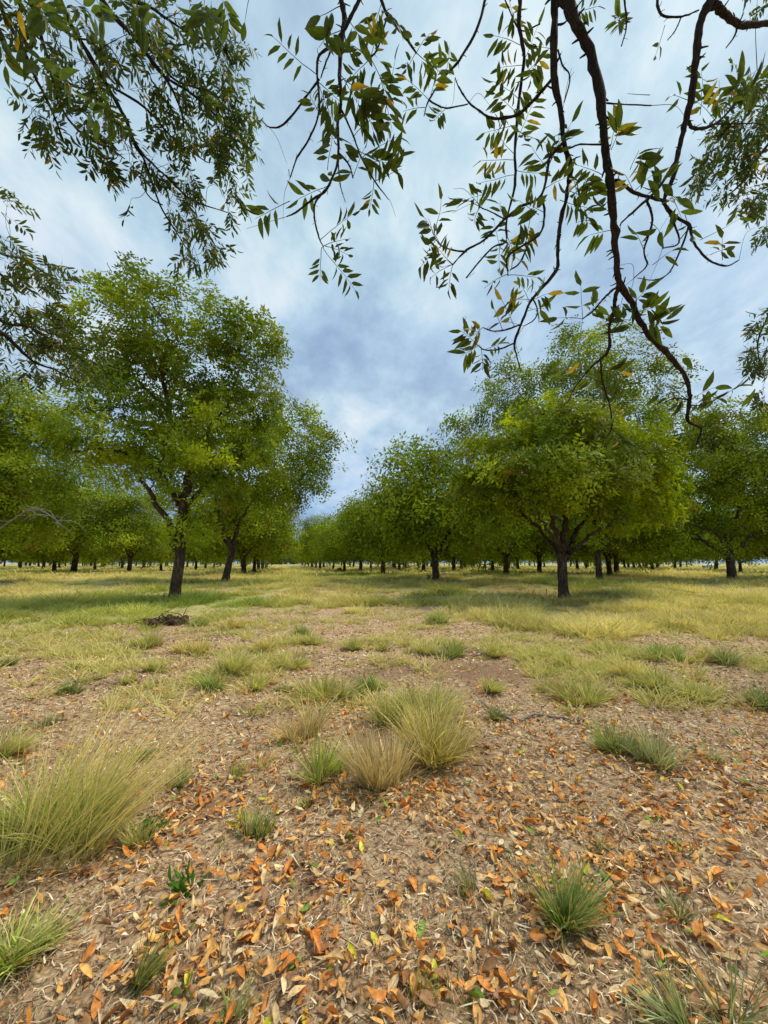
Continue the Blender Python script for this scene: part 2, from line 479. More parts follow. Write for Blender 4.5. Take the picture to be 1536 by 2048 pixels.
def make_tree(seed, H, lobes, clusters, shoots, tpls, trunk_r=.26, fork=1.6, limbs=None, crad=.55, n_limbs=5, droop=.0,
              cA=(.12, .185, .010), cB=(.31, .38, .018), lean=(0, 0), yellow=.02, shoot_scale=1.0, parts=True, min_d=.6):
    """meshes of one tree in its own coordinates: list of (name, mesh, kind)"""
    r = np.random.default_rng(seed)
    out = []
    # trunk
    tp = [(0, 0, -.25), (0, 0, 0.0), (lean[0] * .3, lean[1] * .3, fork * .4), (lean[0], lean[1], fork), (lean[0] * 1.15, lean[1] * 1.15, fork + .5)]
    tp = spline(tp, 5); zt = tp[:, 2]
    rad = trunk_r * (1.0 + .35 * np.exp(-np.maximum(zt, 0) / .22)) * (1 - .10 * np.clip(zt / fork, 0, 1.3))
    rad[-1] *= .6
    V, F = tube(tp, rad, 14, .13, seed)
    out.append(('trunk', mesh_data('trunk', V, F, M_BARK, None, True), None))
    top = np.array([lean[0], lean[1], fork])
    cc = np.average([l[:3] for l in lobes], axis=0, weights=[l[3] * l[4] * l[5] for l in lobes])
    if limbs is None:
        limbs = []
        for k in range(n_limbs):
            a = k / n_limbs * 2 * np.pi + r.random() * .8
            lb = lobes[r.integers(len(lobes))]
            tgt = np.array([lb[0] + math.cos(a) * lb[3] * .62, lb[1] + math.sin(a) * lb[4] * .62, lb[2] + lb[5] * (r.random() * .9 - .15)])
            s = top - np.array([0, 0, r.random() * .35])
            m1 = s + (tgt - s) * .33 + np.array([math.cos(a) * .25, math.sin(a) * .25, .1 * H * .4]) + r.normal(0, .15, 3)
            m2 = s + (tgt - s) * .68 + np.array([0, 0, .25]) + r.normal(0, .25, 3)
            limbs.append(([s, m1, m2, tgt], trunk_r * (.5 + .2 * r.random())))
        tgt = np.array([cc[0], cc[1], H * .86]); s = top
        limbs.append(([s, s + (tgt - s) * .4 + r.normal(0, .25, 3), s + (tgt - s) * .7 + r.normal(0, .25, 3), tgt], trunk_r * .62))
    nodes = []; nrad = []
    tw = Geo()
    for k, (pl, r0) in enumerate(limbs):
        q = spline(pl, 6)
        q[1:-1] += r.normal(0, .045, (len(q) - 2, 3))
        rr = r0 * (1 - .82 * np.linspace(0, 1, len(q)) ** .85)
        V, F = tube(q, rr, 9, .14, seed + k)
        if parts:
            out.append(('limb', mesh_data('limb', V, F, M_BARK, None, True), None))
        else:
            tw.add(V, F)
        nodes += list(q[2:]); nrad += list(rr[2:])
    # clusters of shoots in the lobes
    pts = []
    w = np.array([l[3] * l[4] * l[5] for l in lobes]); w = w / w.sum()
    tries = 0
    while len(pts) < clusters and tries < clusters * 12:
        tries += 1
        l = lobes[r.choice(len(lobes), p=w)]
        d = unit(r.normal(0, 1, 3)); rad_ = .55 + .55 * r.random() ** .6
        p_ = np.array(l[:3]) + d * np.array(l[3:6]) * rad_
        if p_[2] < 1.1: continue
        if pts and np.min(np.sum((np.array(pts[-400:]) - p_) ** 2, 1)) < min_d ** 2: continue
        pts.append(p_)
    pts = np.array(pts)
    pts = pts[np.argsort(np.linalg.norm(pts - top, axis=1))]
    nodes = np.array(nodes); nrad = np.array(nrad)
    T = []; Z = []; CL = []
    for ci, c in enumerate(pts):
        dv = c - nodes
        cost = np.linalg.norm(dv, axis=1) + .7 * np.maximum(0, nodes[:, 2] - c[2]) + .25 * np.abs(np.linalg.norm(nodes - top, axis=1) - .75 * np.linalg.norm(c - top))
        k = int(np.argmin(cost)); s = nodes[k]; ln = np.linalg.norm(c - s)
        r0 = min(nrad[k] * .75, .010 + .014 * ln)
        q = np.array([s, s + (c - s) * .35 + np.array([0, 0, .10 * ln]) + r.normal(0, .08 * ln, 3), s + (c - s) * .7 + np.array([0, 0, .08 * ln]) + r.normal(0, .08 * ln, 3), c])
        q = spline(q, 2)
        rr = np.linspace(r0, max(.004, r0 * .35), len(q))
        V, F = tube(q, rr, 4, 0, 0, False); tw.add(V, F)
        nodes = np.vstack([nodes, q[2:]]); nrad = np.concatenate([nrad, rr[2:]])
        ns = max(2, int(shoots * (.6 + .8 * r.random())))
        off = r.normal(0, 1, (ns, 3)) * np.array([crad, crad, crad * .62])
        P_ = c + off
        ax = unit(c - s) * .5 + unit(c - cc) * .5
        D = off / (np.linalg.norm(off, axis=1)[:, None] + .2) * .8 + ax + np.array([0, 0, .35 - droop]) + r.normal(0, .35, (ns, 3))
        T.append(P_ - D / np.linalg.norm(D, axis=1)[:, None] * .15); Z.append(D)
        cm = r.random(); br = .6 + .75 * r.random()
        base = np.array(cA) * (1 - cm) + np.array(cB) * cm
        CL.append(np.clip(base * br * (1 + r.normal(0, .10, (ns, 1))) + 0 * off, 0.005, 1))
        for e in range(0, ns, 3):        # twigs out to some of the shoots
            V, F = tube(np.array([c, (c + P_[e]) / 2 + r.normal(0, .04, 3), P_[e]]), np.array([.008, .006, .004]), 3, 0, 0, False); tw.add(V, F)
    T = np.concatenate(T); Z = np.concatenate(Z); CL = np.concatenate(CL)
    yl = r.random(len(T)) < yellow
    CL[yl] = np.array([.28, .20, .03]) * (.7 + .5 * r.random((yl.sum(), 1)))
    idx = r.integers(0, len(tpls), len(T))
    Mx = frames(Z, r.random(len(T)) * 6.28) * (shoot_scale * (.8 + .45 * r.random(len(T))))[:, None, None]
    g_ = scatter(tpls, idx, Mx, T, CL)
    out.append(('twigs', tw.mesh('twigs', M_TWIG, False), 'stuff'))
    out.append(('crown', g_.mesh('crown', M_FOL), 'stuff'))
    return out


def place_tree(meshes, loc, rz, label, group=None, s=1.0, name='pecan_tree', cat='tree'):
    t = empty(name, loc, rz); t.scale = (s, s, s)
    tag(t, label, cat, group)
    for nm, me, kd in meshes:
        if me is None: continue
        o = obj(nm, me, t)
        if kd: o['kind'] = kd
    return t


def loc_px(x, y):
    a, b_, z, t = on_ground(x, y)
    return np.array([a, b_, z - .03])


GR = 'pecan trees standing in rows across the orchard'


def loc3(x, y, d, base):        # traced point at its own depth, in the tree's coordinates
    return at(x, y, d) - base


# --- large tree left of the lane
b1 = loc_px(348, 1204); d1 = b1[1]
L1 = lambda x, y, dd=0: loc3(x, y, d1 + dd, b1)
limbs = [
    ([L1(352, 1110), L1(335, 1040, -.2), L1(300, 985, -.5), L1(277, 950, -.9), L1(250, 905, -1.3)], .15),
    ([L1(354, 1095), L1(366, 1010), L1(378, 945), L1(374, 905), L1(352, 855, .3), L1(318, 805, .5), L1(270, 758, .5), L1(190, 705, .4)], .19),
    ([L1(378, 935), L1(395, 895, .3), L1(425, 850, .6), L1(452, 815, .8), L1(456, 790, 1.0), L1(490, 720, 1.2)], .12),
    ([L1(340, 835, .3), L1(330, 770, .1), L1(326, 715, -.1), L1(330, 655, 0), L1(300, 600, .2)], .10),
    ([L1(358, 1010), L1(330, 960, -.8), L1(290, 925, -1.4), L1(230, 900, -1.8), L1(130, 905, -2.0)], .11),
    ([L1(362, 1045), L1(405, 975, .8), L1(450, 930, 1.4), L1(520, 900, 1.8)], .11),
    ([L1(330, 760), L1(270, 650, .4), L1(250, 600, .3), L1(232, 560, .2), L1(215, 525, 0)], .05),
]


def lobe(B, D, x, y, rx, ry, dd=0, rd=None):
    p_ = at(x, y, D + dd) - B
    k = (D + dd) / FPX
    return (p_[0], p_[1], p_[2], rx * k, (rd if rd else max(rx, ry) * .85) * k, ry * k)


lobes = [lobe(b1, d1, 340, 655, 130, 80), lobe(b1, d1, 215, 700, 90, 90, -.3), lobe(b1, d1, 460, 710, 95, 85, .6), lobe(b1, d1, 300, 790, 130, 70, 0),
         lobe(b1, d1, 440, 850, 110, 90, .8), lobe(b1, d1, 210, 880, 110, 60, -1.2), lobe(b1, d1, 330, 930, 110, 50, -1.0), lobe(b1, d1, 480, 940, 70, 60, 1.0),
         lobe(b1, d1, 260, 580, 60, 40, .2), lobe(b1, d1, 250, 520, 28, 20, 0, 20), lobe(b1, d1, 195, 515, 22, 22, 0, 20), lobe(b1, d1, 520, 660, 50, 35, .6), lobe(b1, d1, 380, 1050, 55, 35, -.3)]
meshes = make_tree(11, 12, lobes, 158, 8, SH_NEAR, trunk_r=.20, fork=1.9, limbs=limbs, crad=.29, lean=(.12, 0), shoot_scale=.95, min_d=.72)
place_tree(meshes, b1, 0, 'tallest pecan tree left of the lane, dark forked trunk rising from green grass', GR)

# --- its row neighbour behind
b2 = loc_px(451, 1162); d2 = b2[1]
lobes = [lobe(b2, d2, 560, 910, 95, 85), lobe(b2, d2, 450, 880, 110, 90, 1), lobe(b2, d2, 590, 980, 70, 60, -.5), lobe(b2, d2, 480, 1000, 110, 55), lobe(b2, d2, 620, 860, 30, 50, 0), lobe(b2, d2, 545, 830, 60, 50), lobe(b2, d2, 400, 1000, 80, 60, -.5)]
meshes = make_tree(12, 10, lobes, 150, 9, SH_MID, trunk_r=.22, fork=2.0, crad=.42, lean=(.35, 0), min_d=.6)
place_tree(meshes, b2, 0, 'second pecan tree in the left row, trunk leaning right behind the tallest tree', GR)

# --- front tree right of the lane
b3 = loc_px(1128, 1197); d3 = b3[1]
L3 = lambda x, y, dd=0: loc3(x, y, d3 + dd, b3)
limbs = [
    ([L3(1126, 1120), L3(1112, 1075, -.2), L3(1100, 1020, -.4), L3(1103, 970, -.5), L3(1110, 900, -.5)], .15),
    ([L3(1128, 1115), L3(1128, 1060), L3(1135, 1000), L3(1165, 950, -.3), L3(1170, 900, -.5), L3(1160, 860, -.6)], .14),
    ([L3(1132, 1115), L3(1150, 1070, .4), L3(1190, 1020, .8), L3(1240, 975, 1.2), L3(1300, 950, 1.6)], .13),
    ([L3(1124, 1115), L3(1100, 1085, .5), L3(1060, 1040, .8), L3(1010, 1010, .9), L3(960, 990, .8)], .12),
    ([L3(1130, 1110), L3(1165, 1085, -.9), L3(1210, 1050, -1.6), L3(1260, 1030, -2.1)], .10),
    ([L3(1126, 1110), L3(1110, 1080, -1), L3(1075, 1030, -1.6), L3(1040, 980, -1.9)], .10),
]
lobes = [lobe(b3, d3, 1110, 880, 110, 60, -.3), lobe(b3, d3, 1200, 920, 110, 55, .2), lobe(b3, d3, 1010, 930, 90, 60, .2), lobe(b3, d3, 1100, 960, 140, 55, -.6), lobe(b3, d3, 980, 1010, 70, 50, .6),
         lobe(b3, d3, 1260, 990, 80, 50, .6), lobe(b3, d3, 1110, 850, 70, 35, -.3), lobe(b3, d3, 1030, 1030, 40, 22, -1.0), lobe(b3, d3, 1235, 1030, 40, 20, -.8)]
meshes = make_tree(13, 8, lobes, 165, 9, SH_NEAR, trunk_r=.195, fork=1.75, limbs=limbs, crad=.31, min_d=.62, cA=(.15, .215, .010), cB=(.36, .42, .018))
place_tree(meshes, b3, 0, 'domed pecan tree nearest on the right of the lane, short thick forking trunk', GR)

# --- high spreading tree behind it
b4 = loc_px(1199, 1160); d4 = b4[1]
lobes = [lobe(b4, d4, 1150, 720, 80, 45), lobe(b4, d4, 1030, 770, 65, 55, -.5), lobe(b4, d4, 1130, 800, 130, 55), lobe(b4, d4, 1280, 760, 90, 40, .5), lobe(b4, d4, 1350, 830, 80, 30, .5), lobe(b4, d4, 1000, 850, 90, 55, -.5),
         lobe(b4, d4, 1250, 890, 120, 50, .5), lobe(b4, d4, 1330, 960, 100, 50), lobe(b4, d4, 1230, 690, 80, 25, 0), lobe(b4, d4, 1270, 1030, 90, 55, -.6), lobe(b4, d4, 1180, 1050, 60, 40), lobe(b4, d4, 930, 880, 50, 40, -.3)]
meshes = make_tree(14, 15, lobes, 300, 7, SH_MID, trunk_r=.20, fork=2.2, crad=.38, n_limbs=7, min_d=.62)
place_tree(meshes, b4, 0, 'high open crowned pecan tree rising behind the domed tree right of the lane', GR)

# --- wide low tree at right edge
b5 = loc_px(1465, 1160); d5 = b5[1]
lobes = [lobe(b5, d5, 1480, 880, 100, 60), lobe(b5, d5, 1400, 960, 100, 55, -.5), lobe(b5, d5, 1540, 950, 110, 80), lobe(b5, d5, 1330, 1050, 75, 45, -.8), lobe(b5, d5, 1400, 1060, 90, 50, -.4), lobe(b5, d5, 1500, 1040, 80, 45, .6),
         lobe(b5, d5, 1640, 1000, 90, 90), lobe(b5, d5, 1300, 1090, 60, 32, -.4), lobe(b5, d5, 1440, 850, 60, 30), lobe(b5, d5, 1600, 860, 80, 60)]
meshes = make_tree(15, 11, lobes, 270, 9, SH_MID, trunk_r=.24, fork=1.7, crad=.45, n_limbs=7, droop=.3, min_d=.6, cA=(.12, .185, .010), cB=(.30, .36, .018))
place_tree(meshes, b5, 0, 'wide low pecan tree at the right edge with pale trunk and drooping skirt', GR)


# --- tree at the left edge
b6 = loc_px(-70, 1166); d6 = b6[1]
lobes = [lobe(b6, d6, 60, 850, 90, 60), lobe(b6, d6, -40, 820, 100, 80), lobe(b6, d6, 100, 930, 90, 55, -.4), lobe(b6, d6, 30, 1000, 100, 50, -.5), lobe(b6, d6, -80, 950, 110, 90), lobe(b6, d6, 130, 860, 60, 40), lobe(b6, d6, -130, 900, 100, 90, .5), lobe(b6, d6, 20, 1060, 80, 35)]
meshes = make_tree(16, 10, lobes, 230, 9, SH_MID, trunk_r=.25, fork=1.9, crad=.5, n_limbs=6, min_d=.6)
place_tree(meshes, b6, 0, 'broad pecan tree at the left edge, its crown filling the view below hanging branch tips', GR)

def far_label(a, Y):
    q = min([(348, 'the tallest tree'), (451, 'the left row leaning tree'), (1128, 'the domed tree'), (872, 'the straight mid picture tree'), (1012, 'the dark trunked tree'), (1199, 'the high open crowned tree'),
             (1465, 'the wide low tree'), (147, 'the low forking trunk'), (721, 'the grey trunked tree'), (258, 'the left field leaning tree'), (1079, 'the tree left of the domed one'), (20, 'the left edge'), (1330, 'the drooping skirt at right'), (610, 'the lane end')], key=lambda m_: abs(m_[0] - a))
    d_ = 'beyond a gap' if abs(a - q[0]) > 35 else 'close'
    return ('distant' if Y < 75 else 'farther' if Y < 110 else 'faint far') + f' pecan tree' + (', trunk well ' if abs(a - q[0]) > 35 else ', trunk just ') + ('right of ' if a > q[0] else 'left of ') + q[1]


# --- generic trees shared by the rows behind
def generic(seed, H, R, cl_, fork, tr):
    r = np.random.default_rng(seed)
    lb = [(0, 0, H * .58, R * .72, R * .72, H * .30)]
    for k in range(7):
        a = k / 7 * 6.28 + r.random()
        lb.append((math.cos(a) * R * .58, math.sin(a) * R * .58, H * (.30 + .28 * r.random()), R * .45, R * .45, H * .17))
    for k in range(3):
        a = r.random() * 6.28
        lb.append((math.cos(a) * R * .3, math.sin(a) * R * .3, H * (.78 + .1 * r.random()), R * .35, R * .35, H * .14))
    return make_tree(seed, H, lb, cl_, 13, SH_FAR, trunk_r=tr, fork=fork, crad=.6, n_limbs=5, parts=True, min_d=.75, lean=(r.normal(0, .12), r.normal(0, .12)), shoot_scale=.9,
                     cA=(.13, .195, .010), cB=(.33, .40, .018))


GEN = [generic(101, 10.5, 4.8, 170, 1.9, .24), generic(102, 9.2, 4.6, 160, 1.7, .23), generic(103, 11.5, 5.0, 185, 2.0, .26), generic(104, 8.4, 4.3, 140, 1.6, .21)]
# x, y of the trunk foot in the photo, height factor, label
rows = [
    (488, 1150, 1.05, 'third pecan tree in the row left of the lane, counting from the camera'),
    (508, 1145, 1.0, 'fourth pecan tree in the row left of the lane'),
    (517, 1141, 1.0, 'fifth pecan tree in the row left of the lane'),
    (525, 1138, 1.0, 'sixth pecan tree in the row left of the lane, just before the bleached trunk'),
    (872, 1162, 1.0, 'pecan tree standing alone behind the bare patch, straight trunk in mid picture'),
    (766, 1151, .95, 'slim trunked pecan tree just left of the straight mid picture tree'),
    (721, 1144, .95, 'grey trunked pecan tree at the right border of the lane, before the dark trunked one'),
    (689, 1142, .9, 'dark trunked pecan tree right of the lane, beside the small round bush'),
    (666, 1140, .9, 'pecan tree right of the lane, just left of the small round bush'),
    (640, 1138, .95, 'pecan tree closing the view at the right side of the lane'),
    (632, 1136, .95, None), (623, 1134, 1, None), (617, 1132.5, 1, None), (610, 1131.5, 1, None), (604, 1131, 1, None),
    (1012, 1152, 1.0, 'dark trunked pecan tree between the mid picture tree and the domed tree'),
    (908, 1145, 1.0, 'pecan tree behind and right of the mid picture tree'),
    (847, 1143, 1.0, 'pecan tree behind and left of the mid picture tree'),
    (838, 1139, .95, None), (799, 1140, .95, None), (811, 1136, 1, None), (786, 1135, 1, None), (742, 1138, .9, None), (707, 1135, 1, None),
    (923, 1139, 1, None), (986, 1143, .95, 'pecan tree seen through the gap left of the dark trunked tree'), (970, 1136, 1, None), (930, 1137, 1, None), (862, 1135, 1, None),
    (1036, 1140, .95, None), (1079, 1147, 1.0, 'pecan tree directly left of the domed tree, in the row behind'), (1172, 1138, 1, None),
    (1220, 1152, 1.05, 'pecan tree just right of the high open crowned tree'), (1233, 1147, 1, 'next tree behind in line with the high open crowned tree'), (1250, 1138, 1, None),
    (1268, 1138, 1, None), (1281, 1137, 1, None), (1293, 1137, 1, None), (1304, 1136, 1, None), (1315, 1136, 1, None), (1350, 1139, 1, None),
    (1481, 1144, .75, 'small dark pecan tree peeping out behind the wide low tree'),
    (391, 1141, .95, 'pecan tree seen just right of the tallest trunk, in the next row'),
    (411, 1137, 1, None), (428, 1135, 1, None), (441, 1133, 1, None),
    (322, 1142, .9, 'pecan tree with pale trunk just left of the tallest trunk'),
    (286, 1137, .95, None), (258, 1146, 1.0, 'pecan tree leaning slightly right, midway in the left field'),
    (244, 1139, .9, None), (203, 1134, 1, None), (190, 1141, .9, 'pecan tree with thin leaning trunk in the left field'),
    (173, 1131, 1, None), (147, 1146, 1.12, 'pecan tree in the left field whose thick trunk forks close to the ground'), (131, 1132, 1, None),
    (108, 1143, 1.0, 'pecan tree just left of the low forking trunk in the left field'), (86, 1139, 1, 'pecan tree third from the left edge in the left field'), (77, 1134, 1, None), (60, 1132, 1, None), (8, 1135, 1, None),
    (-30, 1147, 1.15, 'pecan tree at the left edge with dark limbs reaching into view'), (-120, 1156, 1.15, None), (-10, 1139, 1, None), (40, 1137, 1, None),
    (1560, 1148, 1, None), (1640, 1156, 1, None),
]
k = 0
used = []
for (x, y, s, lb) in rows:
    p_ = loc_px(x, y); used.append(p_[:2])
    rr = random.Random(int(x * 7 + y))
    g_ = GEN[2] if lb and 'thick trunk' in lb else GEN[rr.randrange(4)]
    dist = 'far' if p_[1] > 60 else 'middle distance'
    side = 'left field' if x < 520 else ('rows right of the lane' if x < 1100 else 'right hand field')
    place_tree(g_, p_, rr.random() * 6.28, lb or far_label(x, p_[1]), GR, s * (1 + .1 * (rr.random() - .5)) * .98)
# rows beyond, to fill the depth
used = np.array(used)
for i in range(-11, 13):
    for j in range(0, 6):
        Y = 58 + j * 19 + rng.normal(0, 1.0); X = -4.5 + (i + .5) * 11 - .28 * Y + rng.normal(0, .8)
        a, b_, _ = pix(X, Y, 0.4)
        if a < -260 or a > 1800: continue
        if 520 < a < 606: continue                       # the open lane
        if a > 1385 and Y > 70: continue                 # open sky behind the right edge tree
        if np.min(np.sum((used - np.array([X, Y])) ** 2, 1)) < 36: continue
        used = np.vstack([used, [X, Y]])
        side = 'left field' if a < 520 else ('rows right of the lane' if a < 1100 else 'right hand field')
        place_tree(GEN[rng.integers(4)], (X, Y, float(zg(X, Y)) - .03), rng.random() * 6.28, far_label(float(a), Y), GR, .92 + .2 * rng.random())

# far wood: joined
wood = Geo(); r = np.random.default_rng(5)
fw_n = 0
for k in range(260):
    Y = r.uniform(175, 330) if k > 40 else r.uniform(290, 330); X = r.uniform(-340, 330) if k > 40 else -(768 - r.uniform(535, 600)) / FPX * Y
    a, b_, _ = pix(X, Y, .4)
    if (545 < a < 590 and Y < 290) or a > 1400: continue
    h_ = r.uniform(8, 11); n_ = 20
    d = r.normal(0, 1, (n_, 3)); d /= np.linalg.norm(d, axis=1)[:, None]
    T = np.array([X, Y, h_ * .55 + .4]) + d * np.array([4.6, 4.6, h_ * .38]) * (.5 + .5 * r.random((n_, 1)))
    cl_ = np.tile(np.array([.12, .17, .03]), (n_, 1)) * (.6 + .6 * r.random((n_, 1)))
    scatter(SH_FAR, r.integers(0, 5, n_), frames(d + np.array([0, 0, .6]), r.random(n_) * 6.28) * 4.0, T, cl_, geo=wood)
    V, F = tube(np.array([[X, Y, 0.2], [X, Y, 2.2], [X, Y, 4]]), np.array([.3, .24, .2]), 5); wood.add(V, F, np.tile([.06, .045, .035], (len(V), 1)))
tag(obj('distant_wood', wood.mesh('distant_wood', M_FOL)), 'far off orchard trees reading as one green band on the horizon', kind='stuff')


# ------------------------------------------------------------------ near leaves (leaflets as single pieces)
def leaflet_mesh(seed, fold=.10, sick=.12, curl=.12, wid=.30, low=False):
    r = np.random.default_rng(seed)
    t = np.array([0, .12, .3, .5, .72, .9, 1.0])
    w = np.array([.03, .55, .92, 1.0, .72, .30, .02]) * wid * .5
    if low: t, w = t[[0, 2, 4, 6]], w[[0, 2, 4, 6]]
    w = w * (1 + r.normal(0, .05, len(t)))
    x = sick * np.sin(t * 2.2) * (t) * .8
    z = -curl * t * t
    V = []
    tw = r.normal(0, .25)
    for k in range(len(t)):
        a = tw * t[k]
        for s in (-1, 0, 1):
            V.append((x[k] + s * w[k] * math.cos(a), t[k], z[k] + abs(s) * fold * w[k] * 2.2 + s * w[k] * math.sin(a) + r.normal(0, .006)))
    V = np.array(V); F = []
    for k in range(len(t) - 1):
        b_ = 3 * k
        F += [[b_, b_ + 1, b_ + 4], [b_, b_ + 4, b_ + 3], [b_ + 1, b_ + 2, b_ + 5], [b_ + 1, b_ + 5, b_ + 4]]
    F = np.array(F)
    return V, F, np.ones(len(V))


LEAFV = [leaflet_mesh(200 + k, fold=.1 + .25 * random.random(), sick=.10 + .18 * random.random() * (1 if k % 2 else -1), curl=.05 + .3 * random.random(), wid=.25 + .12 * random.random()) for k in range(10)]
LEAFL = [leaflet_mesh(240 + k, fold=.1 + .25 * random.random(), sick=.10 + .18 * random.random() * (1 if k % 2 else -1), curl=.05 + .3 * random.random(), wid=.22 + .12 * random.random(), low=True) for k in range(10)]
LEAFM = [mesh_data('leaf', v, f, M_LEAF, None, True) for v, f, _ in LEAFV]


class Hanging:
    """one overhanging tree: branches traced at their own depths, compound leaves along them"""
    def __init__(s, name, label, base, group=None):
        s.root = empty(name, base); s.base = np.array(base, float)
        tag(s.root, label, 'tree', group)
        s.leaves = []; s.stalks = Geo(); s.tips = []; s.nodes = []; s.tw = Geo()

    def branch(s, pts, part=True, knob=0.0, name='branch', extra=None, sides=8, k=5):
        """pts: (px, py, depth, width px)"""
        P_ = [at(x, y, d) for x, y, d, w in pts]; R = [w * .84 * d / FPX / 2 for x, y, d, w in pts]
        Q = spline(P_, k); RR = np.interp(np.linspace(0, len(P_) - 1, len(Q)), range(len(P_)), R)
        nsee = 0
        if extra:            # the part above the frame, back to the crown
            E = [np.array(e[:3]) for e in extra] + [P_[0] - unit(P_[1] - P_[0]) * .35, P_[0]]
            ER = [e[3] for e in extra] + [R[0] * 1.1, R[0]]
            QE = np.column_stack([np.array(E), np.array(ER)])
            for _ in range(3):      # corner cutting, ends kept
                QE = np.vstack([QE[:1], np.stack([QE[:-1] * .75 + QE[1:] * .25, QE[:-1] * .25 + QE[1:] * .75], 1).reshape(-1, 4), QE[-1:]])
            RE = QE[:-1, 3]; QE = QE[:-1, :3]
            Q = np.vstack([QE, Q]); RR = np.concatenate([RE, RR]); nsee = len(QE)
        r = np.random.default_rng(int(abs(pts[0][0] * 13 + pts[0][1] * 7 + pts[-1][0])))
        Q[1:-1] += r.normal(0, 1, (len(Q) - 2, 3)) * (RR[1:-1, None] * .13)
        RR = RR * (1 + r.normal(0, .09, len(RR)))
        RR = np.maximum(RR, .0012)
        V, F = tube(Q - s.base, RR, sides, .18, int(r.integers(1e6)))
        gg = Geo(); gg.add(V, F)
        # knobs and stubs
        kn = int(knob * len(Q))
        for _ in range(kn):
            q = int(r.integers(2, len(Q) - 1)); d = unit(r.normal(0, 1, 3)); L = min(RR[q], .010) * (1.2 + 1.6 * r.random()) + RR[q] * .8 + .004
            V, F = tube(np.array([Q[q], Q[q] + d * L * .6, Q[q] + d * L + r.normal(0, .003, 3)]) - s.base, np.array([RR[q] * .3, RR[q] * .24, RR[q] * .14]), 5); gg.add(V, F)
        if part:
            obj(name, gg.mesh(name, M_TWIG, True), s.root)
        else:
            for V, F in zip(gg.V, gg.F): pass
            s.tw.add(np.concatenate(gg.V), np.concatenate(gg.F))
        s.nodes += list(Q[nsee:]); s.tips.append((Q[-1], unit(Q[-1] - Q[-3])))
        return Q

    def cleaf(s, base, d, L=.30, pairs=5, ll=.09, droop=.5, colr=None, plane=None, miss=.12, wr=1.0):
        r = rng
        d = unit(np.array(d, float)); q = [np.array(base, float)]; dd = d.copy(); nseg = pairs + 2
        for _ in range(nseg):
            dd = unit(dd + np.array([0, 0, -droop / nseg]) + r.normal(0, .05, 3)); q.append(q[-1] + dd * L / nseg)
        q = np.array(q)
        V, F = tube(q - s.base, np.linspace(.0017, .0008, len(q)), 3, 0, 0, False); s.stalks.add(V, F)
        nrm = unit(np.cross(d, r.normal(0, 1, 3))) if plane is None else unit(np.array(plane, float))
        bc = np.array(colr) if colr is not None else np.array([.085, .115, .022]) * (.6 + .8 * r.random())
        for k in range(2, len(q)):
            last = k == len(q) - 1
            ax = unit(q[k] - q[k - 1]); side = unit(np.cross(ax, nrm))
            sz = ll * (.72 + .4 * math.sin(math.pi * (k - 1) / nseg)) * (.85 + .3 * r.random())
            for sg in ((0,) if last else (1, -1)):
                if r.random() < miss: continue
                y_ = unit(ax * (.55 if sg else 1) + side * sg * .9 + np.array([0, 0, -.35]) + r.normal(0, .13, 3))
                z_ = unit(np.cross(y_, side) * (1 if sg >= 0 else -1) + nrm * .8 + r.normal(0, .30, 3))
                x_ = unit(np.cross(y_, z_)); z_ = np.cross(x_, y_)
                cc = bc * (.8 + .4 * r.random())
                if r.random() < .035: cc = np.array([.42, .26, .03])
                s.leaves.append((q[k] + side * sg * .004, np.stack([x_ * sz * wr, y_ * sz, z_ * sz], 1), int(r.integers(len(LEAFV))), cc, sz))

    def crown(s, off, sc_, g_):
        for nm, me, kd in g_:
            if nm in ('crown', 'twigs'):
                o = obj(nm, me, s.root, off); o.scale = (sc_,) * 3; o['kind'] = 'stuff'

    def finish(s, nobj=300):
        sc_ = []
        for P_, M_, v, c, sz in s.leaves:
            mid = P_ + M_[:, 1] * .5
            a, b_, dp = pix(*mid)
            ok = dp > .2 and -20 < a < 1556 and -20 < b_ < 2068
            sc_.append(sz / dp if ok else 0)
        order = np.argsort(-np.array(sc_))
        for k in order[:nobj]:
            if sc_[k] <= 0: break
            P_, M_, v, c, sz = s.leaves[k]
            o = obj('leaf', LEAFM[v], s.root)
            m4 = Matrix.Identity(4)
            for i_ in range(3):
                for j_ in range(3): m4[i_][j_] = float(M_[i_, j_])
            q = P_ - s.base
            m4.translation = Vector((float(q[0]), float(q[1]), float(q[2])))
            o.matrix_local = m4; o.color = (float(c[0]), float(c[1]), float(c[2]), 1)
        rest = [s.leaves[k] for k in order if k not in set(order[:nobj].tolist()) or sc_[k] <= 0]
        if rest:
            T = np.array([x[0] for x in rest]) - s.base; M_ = np.array([x[1] for x in rest]); v = np.array([x[2] for x in rest]); c = np.array([x[3] for x in rest])
            o = obj('foliage', scatter(LEAFL, v, M_, T, c).mesh('foliage', M_LEAFJ, True), s.root); o['kind'] = 'stuff'
        if s.stalks.V:
            o = obj('leaf_stalks', s.stalks.mesh('leaf_stalks', M_TWIG), s.root); o['kind'] = 'stuff'
        if s.tw.V:
            o = obj('twigs', s.tw.mesh('twigs', M_TWIG, True), s.root); o['kind'] = 'stuff'

